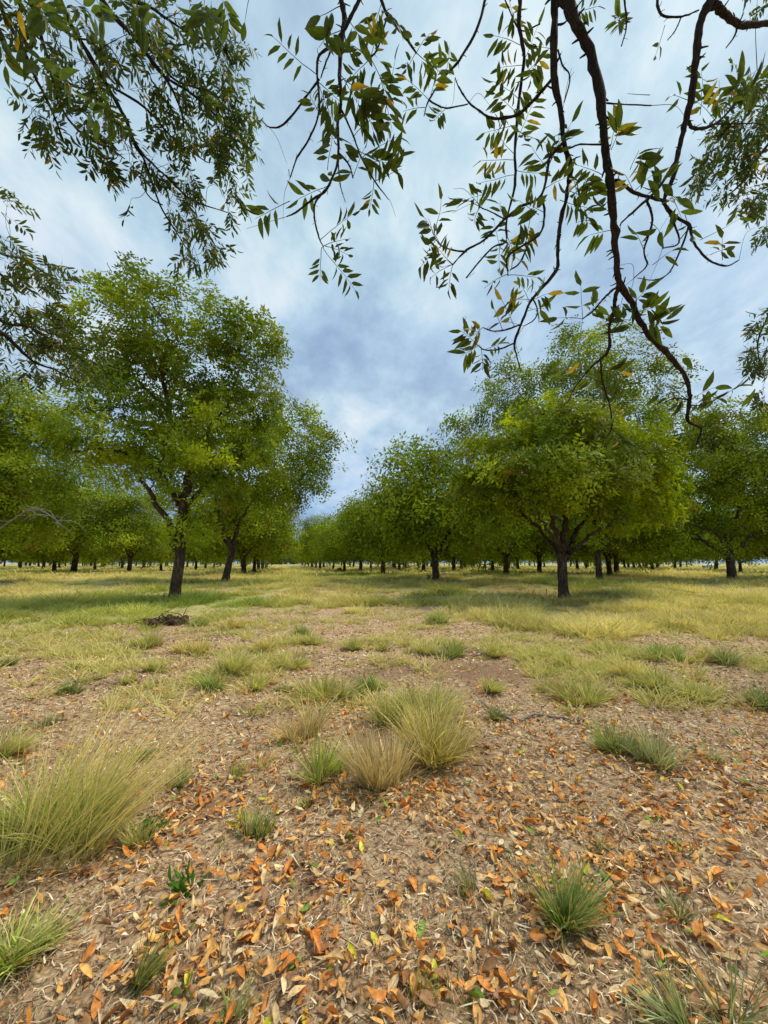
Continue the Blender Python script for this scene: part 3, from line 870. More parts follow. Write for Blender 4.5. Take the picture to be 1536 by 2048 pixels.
    def spray(s, cx_, cy_, rx, ry, dep, n_, ll=.09, L=.28, dirpx=(0, 1), pairs=5, sd_=.25):
        """n compound leaves on short twigs around a patch of the sky, joined to the nearest branch"""
        nodes = np.array(s.nodes)
        dv = at(cx_ + dirpx[0] * 50, cy_ + dirpx[1] * 50, dep) - at(cx_, cy_, dep); dv = unit(dv)
        k = 0
        while k < n_:
            u = rng.normal(0, .5, 2)
            if abs(u[0]) > 1 or abs(u[1]) > 1: continue
            p_ = at(cx_ + rx * u[0], cy_ + ry * u[1], dep + rng.normal(0, sd_))
            j = int(np.argmin(np.sum((nodes - p_) ** 2, 1) + .02 * rng.random(len(nodes))))
            q0 = nodes[j]
            mid = (q0 + p_) / 2 + rng.normal(0, .04, 3) + np.array([0, 0, .03])
            ln = np.linalg.norm(p_ - q0)
            if ln > .04:
                Q = spline([q0, mid, p_], 3); V, F = tube(Q - s.base, np.linspace(.0022 + .003 * ln, .0015, len(Q)), 4, 0, 0, False); s.tw.add(V, F)
                s.nodes += list(Q[2:]); nodes = np.array(s.nodes)
            m = min(n_ - k, int(rng.integers(2, 5)))
            for _ in range(m):
                d = unit(dv * .9 + unit(p_ - q0) * .4 + rng.normal(0, .55, 3))
                s.cleaf(p_, d, L * (.8 + .4 * rng.random()), pairs, ll)
            k += m


GO = 'pecan trees whose branches overhang the camera'
# ---------------- tree A: over the camera, branches across the top centre and right
A = Hanging('pecan_tree', 'nearest pecan tree, sparse bare knobbly branches hanging across the upper right sky', (1.6, -3.2, 0), GO)
V, F = tube(spline([(0, 0, -.2), (0, 0, .6), (.05, .1, 2.0), (-.1, .3, 3.6), (-.2, .5, 5.2)], 5), np.linspace(.34, .16, 21) * (1 + .3 * np.exp(-np.linspace(0, 5, 21))), 14, .12, 3)
obj('trunk', mesh_data('trunk', V, F, M_BARK, None, True), A.root)
hub = [1.45, -2.75, 4.6]
A.branch([(1128, 0, 1.62, 27), (1153, 50, 1.6, 24), (1183, 115, 1.6, 22), (1203, 210, 1.58, 20), (1210, 300, 1.58, 18), (1221, 375, 1.58, 19), (1228, 450, 1.6, 17), (1233, 525, 1.62, 15), (1241, 570, 1.64, 15), (1263, 605, 1.66, 13), (1277, 638, 1.68, 13),
          (1305, 677, 1.7, 14), (1342, 716, 1.74, 12), (1370, 753, 1.78, 10), (1380, 793, 1.82, 9), (1375, 842, 1.85, 7), (1402, 857, 1.9, 4), (1393, 888, 1.92, 3)], knob=.8, extra=[(*hub, .085), (1.3, -1.2, 5.3, .065), (1.0, .35, 5.0, .045)])
A.branch([(1110, 0, 1.7, 18), (1109, 50, 1.7, 17), (1108, 150, 1.7, 17), (1120, 215, 1.7, 13), (1130, 290, 1.7, 12), (1141, 332, 1.7, 12), (1135, 380, 1.72, 10), (1120, 450, 1.74, 9), (1115, 500, 1.76, 8), (1113, 540, 1.78, 8), (1081, 579, 1.8, 7),
          (1060, 605, 1.8, 6), (1042, 649, 1.82, 6), (1029, 686, 1.84, 5), (1034, 714, 1.85, 3.5), (1042, 742, 1.86, 2.5)], knob=.5, extra=[(*hub, .07), (1.1, -1.1, 5.5, .05), (.9, .4, 5.1, .035)])
A.branch([(1108, 152, 1.7, 9), (1098, 165, 1.72, 8), (1068, 200, 1.76, 7.5), (1033, 230, 1.8, 6.5), (988, 237, 1.84, 6), (963, 225, 1.86, 5), (938, 205, 1.88, 4), (918, 175, 1.9, 3.5), (910, 155, 1.9, 2)], knob=.3)
A.branch([(1130, 282, 1.7, 8), (1112, 300, 1.68, 7), (1098, 322, 1.66, 7), (1083, 390, 1.64, 6), (1038, 415, 1.62, 6), (1008, 440, 1.6, 6), (968, 480, 1.6, 5), (933, 500, 1.6, 5), (905, 530, 1.6, 3)], knob=.3)
A.branch([(1083, 392, 1.64, 5.5), (1089, 425, 1.62, 5), (1078, 470, 1.6, 5), (1018, 510, 1.58, 4), (1016, 552, 1.57, 2.5)], knob=.4)
A.branch([(1040, 0, 1.9, 10), (1038, 50, 1.9, 9), (1048, 115, 1.9, 8), (1038, 200, 1.9, 7), (1030, 300, 1.88, 6), (1030, 370, 1.86, 6), (1013, 440, 1.84, 5), (1012, 482, 1.82, 5), (988, 493, 1.8, 4), (965, 516, 1.8, 4), (932, 556, 1.8, 2.5)], knob=.3, extra=[(*hub, .05), (.9, -.9, 5.7, .035), (.75, .5, 5.5, .022)])
A.branch([(973, -10, 2.0, 7), (953, 60, 2.0, 6), (918, 120, 2.0, 6), (888, 155, 2.0, 5), (858, 200, 2.0, 4), (848, 232, 2.0, 2.5)], knob=.4, extra=[(.8, .5, 5.5, .02)])
A.branch([(858, 200, 2.0, 4), (868, 207, 2.0, 4), (893, 216, 1.98, 3.5), (936, 208, 1.95, 3)], knob=.4)
A.branch([(1423, 0, 1.75, 24), (1403, 40, 1.75, 19), (1393, 100, 1.75, 15), (1386, 175, 1.75, 14), (1373, 240, 1.75, 13), (1358, 300, 1.75, 11), (1348, 350, 1.75, 10), (1333, 385, 1.75, 10), (1330, 410, 1.76, 9), (1353, 435, 1.78, 7.5), (1378, 450, 1.8, 7), (1388, 485, 1.82, 5),
          (1418, 520, 1.84, 4.5), (1453, 532, 1.86, 4), (1478, 520, 1.88, 2.5)], knob=.5, extra=[(*hub, .08), (2.0, -1.0, 5.2, .055), (1.9, .4, 4.9, .042)])
A.branch([(1423, 8, 1.75, 20), (1438, 15, 1.77, 16), (1453, 30, 1.8, 13), (1483, 50, 1.84, 13), (1545, 48, 1.9, 11), (1640, 60, 2.1, 8), (1740, 100, 2.3, 4)], knob=.4)
A.branch([(1475, 45, 1.84, 5), (1470, 70, 1.86, 4), (1452, 96, 1.88, 2.5)], knob=.3)
A.branch([(1375, 235, 1.75, 9), (1380, 250, 1.78, 7), (1397, 258, 1.82, 7), (1433, 246, 1.88, 6), (1468, 210, 1.94, 4.5), (1490, 172, 1.98, 2.5)], knob=.6)
A.branch([(1433, 248, 1.88, 4), (1465, 248, 1.9, 3), (1510, 246, 1.92, 2)])
A.branch([(1230, 362, 1.58, 9), (1240, 364, 1.6, 8), (1268, 385, 1.65, 7), (1308, 397, 1.7, 7), (1330, 402, 1.76, 7)], knob=.5)
A.branch([(1352, 322, 1.75, 7), (1318, 375, 1.7, 6), (1293, 400, 1.68, 6), (1248, 440, 1.64, 4.5), (1240, 452, 1.62, 2.5)], knob=.4)
A.branch([(1293, 400, 1.68, 5), (1305, 440, 1.7, 5), (1288, 500, 1.7, 4), (1294, 530, 1.7, 3.5), (1268, 556, 1.7, 2.5)], knob=.5)
A.branch([(1378, 450, 1.8, 5), (1363, 495, 1.8, 4.5), (1338, 545, 1.8, 3.5), (1308, 560, 1.8, 2.5), (1275, 556, 1.8, 1.5)], knob=.5)
A.branch([(1330, 410, 1.76, 6), (1345, 440, 1.78, 5), (1358, 485, 1.8, 4), (1325, 497, 1.78, 3)], knob=.4)
A.branch([(1238, 568, 1.64, 11), (1230, 600, 1.66, 9), (1228, 622, 1.68, 8), (1219, 654, 1.7, 7), (1217, 700, 1.72, 7), (1201, 718, 1.74, 6), (1180, 737, 1.77, 4), (1150, 775, 1.8, 3), (1135, 805, 1.82, 2)], knob=.3)
A.branch([(1201, 718, 1.74, 4.5), (1203, 745, 1.76, 4), (1206, 768, 1.78, 4), (1219, 809, 1.8, 3.5), (1224, 851, 1.82, 3), (1213, 876, 1.84, 2)], knob=.5)
A.branch([(1234, 573, 1.64, 6), (1220, 585, 1.66, 5), (1203, 602, 1.68, 4.5), (1186, 622, 1.7, 4), (1165, 638, 1.72, 2.5)], knob=.8)
A.branch([(1138, 297, 1.7, 4), (1160, 289, 1.66, 3.5), (1203, 289, 1.6, 3.5)])
A.branch([(1210, 206, 1.58, 4), (1250, 209, 1.56, 3), (1303, 211, 1.54, 2.5)], knob=.5)
A.branch([(1248, -8, 1.8, 5), (1253, 50, 1.8, 3.5), (1243, 92, 1.8, 2.5)], knob=.4)
A.branch([(1313, -8, 1.9, 6), (1323, 30, 1.88, 5), (1363, 33, 1.84, 4), (1398, 20, 1.8, 3)], knob=.6)
A.branch([(1363, 33, 1.84, 3.5), (1350, 62, 1.84, 3), (1335, 80, 1.84, 2)], knob=.4)
A.branch([(1115, 50, 1.7, 5), (1130, 45, 1.7, 4), (1145, 25, 1.7, 3), (1165, 0, 1.7, 3)], knob=.4)
A.branch([(1010, 0, 1.9, 3), (1040, 60, 1.9, 3), (1080, 48, 1.85, 3)], knob=.3)
A.branch([(1116, 100, 1.7, 4.5), (1125, 130, 1.68, 4), (1140, 155, 1.66, 3.5), (1128, 205, 1.66, 2.5)], knob=.4)
A.branch([(1060, 480, 1.82, 4.5), (1040, 525, 1.8, 4), (1020, 540, 1.8, 3)], knob=.3)
A.branch([(1042, 649, 1.82, 4.5), (1010, 660, 1.82, 4), (985, 662, 1.82, 3), (966, 655, 1.82, 2)], knob=.3)
A.branch([(1029, 686, 1.84, 4), (1000, 698, 1.84, 3.5), (970, 700, 1.84, 3), (955, 690, 1.84, 2)], knob=.3)
A.branch([(1065, 595, 1.8, 4), (1075, 620, 1.78, 3.5), (1068, 640, 1.76, 3), (1048, 652, 1.75, 2)], knob=.3)
A.branch([(930, 503, 1.6, 4), (905, 500, 1.6, 3.5), (880, 490, 1.6, 3), (865, 465, 1.6, 2)], knob=.4)
A.branch([(1008, 438, 1.6, 4), (985, 425, 1.62, 3), (962, 415, 1.64, 2.5), (955, 405, 1.64, 1.8)], knob=.3)
A.branch([(1380, 800, 1.82, 4), (1350, 797, 1.86, 3), (1325, 806, 1.9, 2)])
A.branch([(1378, 812, 1.84, 4), (1410, 808, 1.88, 3), (1450, 790, 1.92, 2)])
A.branch([(1398, 856, 1.9, 3), (1430, 848, 1.94, 2), (1452, 838, 1.96, 1.5)])
# centre group
A.branch([(682, -5, 1.55, 14), (688, 44, 1.55, 12), (679, 132, 1.55, 10), (682, 205, 1.55, 8), (675, 249, 1.55, 7), (676, 322, 1.56, 6.5), (653, 378, 1.58, 6), (626, 398, 1.6, 5), (591, 425, 1.62, 4), (574, 433, 1.63, 2.5)], knob=.35, extra=[(*hub, .06), (.2, -1.0, 5.6, .045), (-.1, .5, 5.0, .026)])
A.branch([(653, 378, 1.58, 5), (631, 404, 1.6, 4.5), (629, 437, 1.62, 4), (638, 475, 1.64, 3.5), (647, 494, 1.65, 2.5)], knob=.5)
A.branch([(720, -5, 1.5, 9), (697, 44, 1.5, 8), (667, 88, 1.5, 7), (638, 111, 1.52, 6.5), (635, 152, 1.54, 6), (638, 223, 1.56, 5), (618, 278, 1.58, 4.5), (594, 316, 1.6, 4), (580, 356, 1.62, 2.5)], knob=.4, extra=[(-.05, .5, 4.9, .018)])
A.branch([(638, 158, 1.54, 5), (615, 190, 1.58, 4.5), (588, 226, 1.62, 4.5), (562, 252, 1.66, 4), (538, 254, 1.68, 3), (522, 239, 1.7, 2)], knob=.8)
A.branch([(682, 217, 1.55, 5), (706, 270, 1.56, 4), (723, 316, 1.58, 4), (750, 363, 1.6, 3.5), (777, 399, 1.62, 2)], knob=.4)
A.branch([(676, 305, 1.56, 5), (697, 328, 1.56, 4), (706, 356, 1.56, 3)], knob=1.0)
A.branch([(676, 322, 1.56, 3.5), (681, 372, 1.56, 3), (691, 405, 1.56, 1.5)], knob=.3)
A.branch([(761, -5, 1.6, 8), (776, 32, 1.6, 7), (805, 67, 1.62, 6), (832, 105, 1.64, 4)], knob=.5, extra=[(.1, .5, 5.0, .016)])
A.branch([(773, 38, 1.6, 4), (755, 97, 1.6, 4), (741, 116, 1.6, 3)], knob=.5)
A.branch([(667, 88, 1.5, 5), (650, 130, 1.5, 4), (642, 155, 1.5, 3)], knob=.3)


def px_leaf(T_, x0, y0, x1, y1, dep, pairs=5, ll=None, droop=.12, colr=None, miss=.24, face=True):
    a = at(x0, y0, dep); b_ = at(x1, y1, dep + rng.normal(0, .06))
    L = np.linalg.norm(b_ - a)
    nrm = unit(np.array([0, -.75, -.65]) + rng.normal(0, .35, 3)) if face else None
    T_.cleaf(a, b_ - a, L, pairs, ll or L * .33, droop, colr, nrm, miss)


AL = [  # traced compound leaves: x0,y0 -> x1,y1, depth, pairs, leaflet length
    (580, 402, 505, 425, 1.6, 5, .085), (655, 340, 652, 262, 1.5, 4, .085), (632, 148, 556, 98, 1.5, 4, .07), (647, 492, 690, 470, 1.62, 3, .06), (640, 480, 700, 425, 1.62, 4, .07),
    (645, 494, 705, 585, 1.62, 5, .065), (643, 494, 640, 560, 1.62, 4, .06), (650, 492, 700, 500, 1.62, 3, .05), (685, 10, 640, 30, 1.3, 2, .10), (690, 30, 730, 90, 1.35, 3, .10), (684, 60, 640, 80, 1.4, 3, .085),
    (741, 116, 700, 160, 1.55, 4, .075), (741, 116, 790, 210, 1.55, 6, .085), (741, 116, 760, 60, 1.6, 3, .07), (741, 118, 690, 80, 1.55, 4, .07), (682, 150, 720, 200, 1.5, 5, .085), (690, 160, 760, 200, 1.5, 5, .085),
    (638, 165, 680, 200, 1.5, 6, .075), (638, 170, 660, 250, 1.52, 6, .075), (640, 230, 620, 190, 1.55, 3, .06), (640, 225, 665, 280, 1.55, 4, .07), (706, 275, 760, 200, 1.55, 5, .08), (723, 316, 780, 270, 1.55, 5, .085),
    (715, 300, 770, 330, 1.55, 5, .085), (730, 330, 790, 310, 1.55, 4, .08), (706, 354, 730, 300, 1.5, 4, .075), (750, 362, 800, 340, 1.55, 4, .08), (748, 358, 740, 420, 1.55, 4, .06), (760, 150, 800, 240, 1.55, 5, .08),
    (776, 200, 790, 130, 1.55, 4, .06), (700, 150, 745, 260, 1.5, 6, .09), (660, 370, 600, 400, 1.55, 3, .085), (655, 378, 665, 340, 1.5, 2, .09),
    (832, 105, 810, 140, 1.62, 4, .06), (832, 105, 875, 150, 1.62, 5, .08), (832, 108, 850, 60, 1.62, 3, .06), (858, 200, 815, 160, 1.9, 5, .08), (850, 215, 805, 210, 1.9, 4, .08), (860, 200, 880, 130, 1.9, 5, .09), (888, 155, 905, 90, 1.9, 4, .08),
    (893, 215, 870, 245, 1.9, 3, .07), (765, 0, 740, 60, 1.5, 3, .09), (761, 0, 800, 60, 1.5, 4, .09),
    (1040, 60, 1010, 10, 1.9, 4, .08), (1040, 90, 990, 70, 1.9, 4, .08), (1048, 120, 1085, 60, 1.9, 4, .08), (1046, 130, 1000, 130, 1.9, 4, .09), (1045, 150, 1085, 120, 1.85, 4, .09), (1040, 200, 990, 165, 1.88, 5, .08),
    (1038, 230, 990, 190, 1.88, 4, .08), (1036, 250, 980, 250, 1.86, 5, .08), (1035, 260, 1070, 300, 1.86, 5, .09), (1030, 290, 1075, 190, 1.86, 6, .08), (1030, 310, 975, 270, 1.86, 5, .08), (1030, 320, 960, 320, 1.84, 5, .08),
    (1030, 350, 970, 345, 1.84, 5, .08), (1030, 340, 1075, 350, 1.84, 4, .08), (990, 380, 940, 400, 1.84, 4, .07), (1098, 330, 1130, 240, 1.7, 5, .09), (1098, 330, 1120, 280, 1.66, 3, .08), (1100, 345, 1060, 310, 1.66, 4, .08),
    (1085, 380, 1130, 350, 1.64, 4, .085), (1140, 335, 1165, 390, 1.66, 3, .10), (1160, 345, 1190, 380, 1.6, 3, .10), (1135, 380, 1170, 400, 1.64, 3, .09), (1120, 400, 1180, 420, 1.64, 5, .075), (1088, 425, 1060, 400, 1.6, 3, .08),
    (1078, 430, 1040, 400, 1.6, 4, .08), (1060, 440, 1050, 480, 1.6, 4, .07), (1020, 510, 1060, 480, 1.6, 4, .07), (1016, 550, 1075, 545, 1.6, 4, .06), (1016, 548, 965, 565, 1.6, 4, .055), (1000, 500, 990, 440, 1.8, 4, .075),
    (962, 415, 915, 385, 1.62, 2, .075), (960, 415, 930, 450, 1.64, 4, .055), (1010, 440, 985, 400, 1.6, 3, .07), (880, 488, 855, 430, 1.6, 5, .085), (872, 480, 850, 500, 1.6, 4, .07), (868, 470, 880, 400, 1.6, 3, .075), (882, 492, 835, 520, 1.6, 4, .08),
    (905, 528, 870, 500, 1.6, 4, .065), (905, 530, 895, 580, 1.6, 5, .06), (905, 529, 860, 545, 1.6, 3, .06), (1012, 470, 1030, 500, 1.7, 3, .075), (1005, 475, 980, 520, 1.7, 3, .075), (1000, 495, 1040, 520, 1.7, 3, .075),
    (1060, 600, 1020, 590, 1.76, 4, .075), (1060, 605, 1040, 570, 1.76, 2, .075), (1062, 600, 1095, 590, 1.76, 3, .085), (1055, 622, 1085, 610, 1.76, 2, .08), (1030, 655, 1000, 605, 1.8, 3, .10), (1005, 660, 990, 620, 1.8, 3, .08),
    (966, 655, 945, 670, 1.8, 5, .08), (960, 690, 920, 710, 1.8, 5, .09), (962, 692, 970, 740, 1.8, 4, .07), (955, 690, 925, 660, 1.8, 4, .085), (968, 700, 1000, 690, 1.8, 3, .07),
    (1165, 637, 1168, 570, 1.7, 3, .09), (1165, 638, 1112, 632, 1.7, 1, .09), (1168, 636, 1200, 600, 1.7, 3, .085),
    (1219, 300, 1235, 225, 1.55, 3, .095), (1222, 300, 1245, 250, 1.55, 3, .09), (1260, 340, 1275, 300, 1.6, 3, .10), (1270, 345, 1310, 320, 1.6, 4, .10), (1268, 383, 1300, 350, 1.62, 3, .10), (1310, 390, 1320, 360, 1.66, 2, .10), (1268, 385, 1250, 350, 1.6, 2, .10),
    (1225, 460, 1180, 470, 1.6, 3, .085), (1226, 430, 1190, 400, 1.6, 4, .08), (1190, 440, 1150, 440, 1.6, 4, .07), (1205, 350, 1160, 320, 1.6, 4, .08), (1300, 445, 1330, 450, 1.7, 1, .11), (1288, 500, 1275, 470, 1.7, 2, .08),
    (1345, 395, 1360, 430, 1.7, 2, .10), (1335, 385, 1370, 400, 1.7, 3, .09), (1355, 360, 1330, 350, 1.7, 2, .09), (1300, 190, 1250, 180, 1.7, 0, .08), (1375, 200, 1350, 190, 1.75, 1, .08),
    (1400, 230, 1415, 120, 1.85, 6, .095), (1440, 235, 1430, 180, 1.9, 3, .10), (1433, 245, 1400, 200, 1.9, 3, .09), (1468, 210, 1480, 140, 1.9, 4, .12), (1475, 205, 1530, 140, 1.9, 4, .12), (1410, 205, 1450, 200, 1.9, 3, .10),
    (1445, 520, 1440, 480, 1.85, 2, .08), (1420, 510, 1450, 495, 1.85, 2, .075), (1370, 430, 1385, 470, 1.8, 2, .085), (1400, 480, 1480, 440, 1.85, 1, .08), (1305, 530, 1340, 500, 1.7, 1, .075),
    (1265, 610, 1290, 580, 1.66, 3, .10), (1270, 625, 1310, 610, 1.66, 3, .11), (1285, 650, 1320, 640, 1.68, 3, .11), (1300, 670, 1330, 640, 1.7, 3, .10), (1262, 640, 1225, 640, 1.7, 3, .095), (1275, 660, 1250, 640, 1.66, 2, .10), (1335, 705, 1365, 705, 1.75, 1, .11),
    (1245, 595, 1240, 620, 1.66, 2, .09), (1382, 800, 1420, 770, 1.85, 2, .12), (1378, 790, 1350, 800, 1.85, 3, .10), (1378, 810, 1430, 800, 1.85, 4, .09), (1450, 790, 1475, 770, 1.9, 3, .07), (1460, 830, 1490, 810, 1.9, 2, .10),
    (1206, 765, 1160, 745, 1.8, 5, .09), (1200, 740, 1240, 740, 1.8, 4, .085), (1222, 850, 1240, 895, 1.8, 5, .08), (1222, 850, 1190, 860, 1.8, 3, .09), (1150, 775, 1120, 740, 1.8, 4, .075), (1350, 797, 1310, 790, 1.85, 3, .08),
    (1330, 50, 1310, 110, 1.85, 1, .06), (1260, 45, 1235, 25, 1.8, 3, .085), (1250, 60, 1225, 40, 1.8, 5, .06), (1130, 30, 1200, 15, 1.75, 6, .06), (1113, 100, 1080, 90, 1.75, 3, .09), (1080, 110, 1060, 160, 1.8, 3, .09),
    (500, -15, 490, 40, 1.5, 0, .09), (1465, -10, 1500, -25, 2.0, 3, .09),
]
for x0, y0, x1, y1, dp, prs, ll in AL:
    ll *= .80
    cc = np.array([.085, .115, .022]) * (.65 + .6 * rng.random())
    if rng.random() < .06: cc = np.array([.30, .24, .035])
    px_leaf(A, x0, y0, x1, y1, dp, prs, ll, colr=cc)
# bare leaf stalks that have lost their leaflets
for _ in range(36):
    T_ = A.tips[int(rng.integers(len(A.tips)))]
    d = unit(rng.normal(0, 1, 3) + T_[1] * .8); q = T_[0]
    L = .07 + .11 * rng.random(); P_ = spline([q, q + d * L * .5 + rng.normal(0, .012, 3), q + d * L + np.array([0, 0, -.05])], 4)
    V, F = tube(P_ - A.base, np.linspace(.0012, .0006, len(P_)), 3); A.stalks.add(V, F)
A.crown((-.2, -1.5, 2.6), .55, GEN[0])
A.finish(300)

# ---------------- tree D: upper left curtain
D = Hanging('pecan_tree', 'leafy pecan tree whose long branches sweep down across the upper left sky', (-3.6, -2.4, 0), GO)
V, F = tube(spline([(0, 0, -.2), (0, 0, .6), (.1, .1, 2.2), (.3, .3, 4.2), (.5, .6, 6.2)], 5), np.linspace(.36, .15, 21), 14, .12, 4)
obj('trunk', mesh_data('trunk', V, F, M_BARK, None, True), D.root)
hubd = [-3.2, -1.9, 5.8]
D.branch([(0, 12, 3.0, 9), (21, 53, 3.0, 9), (45, 94, 3.05, 8), (59, 133, 3.1, 7), (84, 180, 3.2, 6), (105, 225, 3.3, 5), (125, 277, 3.4, 4), (135, 293, 3.45, 3), (181, 351, 3.6, 1.5)], extra=[(*hubd, .07), (-3.3, -.2, 6.6, .04)], knob=.3)
D.branch([(62, -20, 3.1, 8), (68, 20, 3.1, 8), (90, 98, 3.2, 7), (105, 156, 3.3, 6), (117, 205, 3.4, 5), (156, 260, 3.5, 5), (215, 293, 3.6, 4), (250, 318, 3.7, 2)], extra=[(*hubd, .06), (-3.1, .1, 6.7, .035)], knob=.3)
D.branch([(110, -20, 3.3, 12), (125, 10, 3.3, 12), (150, 64, 3.35, 11), (185, 121, 3.4, 10), (220, 182, 3.5, 9), (254, 244, 3.6, 8), (269, 289, 3.7, 6), (290, 325, 3.8, 5), (320, 410, 4.0, 4), (350, 460, 4.1, 3), (375, 500, 4.2, 2.5), (398, 532, 4.3, 1.5)], extra=[(*hubd, .08), (-2.8, .3, 6.9, .055)], knob=.3)
D.branch([(195, -20, 3.5, 13), (220, 23, 3.5, 12), (264, 68, 3.55, 10), (300, 117, 3.6, 9), (330, 155, 3.7, 7), (352, 195, 3.8, 5), (366, 240, 3.9, 4), (368, 300, 4.0, 2.5)], extra=[(*hubd, .08), (-2.3, .5, 7.1, .055)], knob=.3)
D.branch([(264, 68, 3.55, 8), (310, 110, 3.7, 6), (350, 160, 3.9, 5), (400, 178, 4.1, 4), (450, 200, 4.3, 2.5)], knob=.2)
D.branch([(330, 155, 3.7, 6), (380, 185, 3.9, 5), (430, 230, 4.1, 4), (470, 280, 4.3, 2.5)], knob=.2)
D.branch([(275, 5, 3.6, 7), (300, 14, 3.65, 6), (340, 42, 3.75, 5), (390, 72, 3.9, 4), (440, 80, 4.1, 2.5)], extra=[(-2.2, .6, 7.0, .03)], knob=.2)
D.branch([(240, 215, 3.55, 7), (280, 300, 3.7, 5), (340, 360, 3.9, 4), (385, 400, 4.1, 3.5), (455, 425, 4.3, 2)], knob=.2)
D.branch([(210, 165, 3.5, 6), (290, 215, 3.7, 5), (350, 280, 3.9, 4), (415, 325, 4.1, 2)], knob=.2)
D.branch([(45, 94, 3.05, 5), (75, 115, 3.1, 5), (110, 150, 3.15, 5), (160, 175, 3.25, 4), (215, 178, 3.4, 2.5)], knob=.3)
D.branch([(80, 30, 3.2, 4), (115, 50, 3.2, 4), (150, 75, 3.3, 4), (215, 90, 3.5, 3), (250, 150, 3.6, 2)], knob=.3)
D.branch([(290, 320, 3.8, 4), (282, 360, 3.8, 3), (300, 395, 3.9, 3), (325, 410, 4.0, 3)], knob=.3)
D.branch([(285, 60, 3.6, 4), (320, 80, 3.7, 4), (360, 90, 3.8, 3), (410, 75, 3.9, 2)], knob=.3)
for (cx_, cy_, rx, ry, dp, n_) in [(60, 20, 90, 40, 2.8, 14), (140, 60, 90, 60, 3.1, 16), (60, 215, 40, 50, 3.2, 7), (90, 240, 40, 40, 3.3, 5), (150, 160, 80, 70, 3.2, 20), (170, 240, 60, 60, 3.4, 14), (225, 310, 50, 50, 3.6, 14), (205, 120, 60, 60, 3.3, 12),
                                   (250, 60, 60, 60, 3.4, 16), (340, 30, 80, 40, 3.7, 20), (430, 40, 50, 50, 4.0, 18), (420, 110, 50, 50, 4.1, 18), (330, 110, 60, 50, 3.8, 16), (370, 180, 70, 50, 4.0, 22), (450, 190, 50, 40, 4.2, 22),
                                   (460, 250, 45, 50, 4.3, 26), (400, 250, 60, 50, 4.1, 22), (440, 310, 60, 35, 4.3, 22), (340, 260, 60, 60, 3.9, 16), (280, 190, 50, 60, 3.6, 12), (340, 340, 50, 40, 4.0, 14), (380, 390, 50, 35, 4.1, 14),
                                   (455, 395, 30, 25, 4.4, 7), (370, 440, 50, 30, 4.2, 14), (420, 480, 45, 22, 4.3, 10), (395, 515, 25, 20, 4.3, 7), (290, 340, 25, 25, 3.8, 5), (260, 395, 8, 6, 3.8, 1)]:
    D.spray(cx_, cy_, rx, ry, dp, int(n_ * 1.3), .083, .26, (.45, .9), 5, .18)
for x0, y0, x1, y1 in [(0, 0, 60, 30), (25, 75, 90, 150), (40, 0, 110, 30), (150, 0, 200, 30), (75, 0, 90, 60), (60, 130, 160, 170), (190, -10, 215, 60), (400, 10, 420, 30), (440, -20, 460, 50), (250, 10, 300, 60), (0, 60, 10, 130), (150, 190, 220, 240), (410, -15, 400, 60)]:
    px_leaf(D, x0, y0, x1, y1, 1.9 + .3 * rng.random(), 4, .11, colr=np.array([.09, .13, .03]) * (.8 + .3 * rng.random()))
D.crown((-1.0, -1.5, 3.4), .55, GEN[2])
D.finish(300)

# ---------------- tree B: trunk just outside the left edge
B = Hanging('pecan_tree', 'pecan tree beyond the left edge, its leafy branch tips reaching in below the curtain', (-7.0, 5.0, 0), GO)
V, F = tube(spline([(0, 0, -.2), (0, 0, .6), (.1, 0, 2.0), (.2, .1, 3.6), (.4, .2, 6.5)], 5), np.linspace(.33, .10, 21), 14, .12, 5)
obj('trunk', mesh_data('trunk', V, F, M_BARK, None, True), B.root)
hb = (-6.85, 5.05, 3.0)
B.branch([(-60, 690, 5.2, 14), (0, 668, 5.2, 10), (40, 700, 5.3, 8), (70, 725, 5.4, 6), (110, 740, 5.6, 5), (150, 760, 5.8, 3)], extra=[(*hb, .1)], knob=.2)
B.branch([(-60, 560, 5.0, 12), (0, 640, 5.0, 8), (60, 655, 5.1, 6), (120, 690, 5.3, 5), (180, 700, 5.6, 3)], extra=[(-6.8, 5.05, 3.6, .09)], knob=.2)
B.branch([(-60, 520, 4.8, 10), (0, 548, 4.8, 6), (35, 580, 4.9, 5), (50, 590, 5.0, 3)], extra=[(-6.75, 5.1, 4.3, .08)], knob=.2)
B.branch([(-80, 420, 4.8, 10), (-10, 500, 4.8, 6), (50, 520, 4.9, 5), (110, 560, 5.1, 3)], extra=[(-6.7, 5.1, 5.0, .07)], knob=.2)
for (cx_, cy_, rx, ry, dp, n_) in [(8, 430, 14, 25, 4.2, 5), (12, 480, 20, 25, 4.4, 7), (30, 530, 35, 25, 4.8, 18), (80, 545, 45, 25, 5.0, 20), (95, 600, 40, 35, 5.1, 20), (40, 610, 50, 40, 5.0, 26), (80, 665, 60, 35, 5.2, 28), (20, 690, 40, 40, 5.2, 18), (120, 720, 60, 35, 5.5, 20),
                                   (165, 690, 50, 35, 5.6, 14), (60, 745, 50, 30, 5.5, 12), (190, 735, 40, 25, 5.8, 8), (-60, 600, 60, 120, 5.2, 26), (-120, 500, 60, 150, 5.4, 16), (-70, 700, 40, 60, 5.4, 12)]:
    B.spray(cx_, cy_, rx, ry, dp, n_, .09, .28, (.7, .4), 5, .25)
B.crown((-1.5, -.5, 3.6), .5, GEN[1])
B.finish(300)

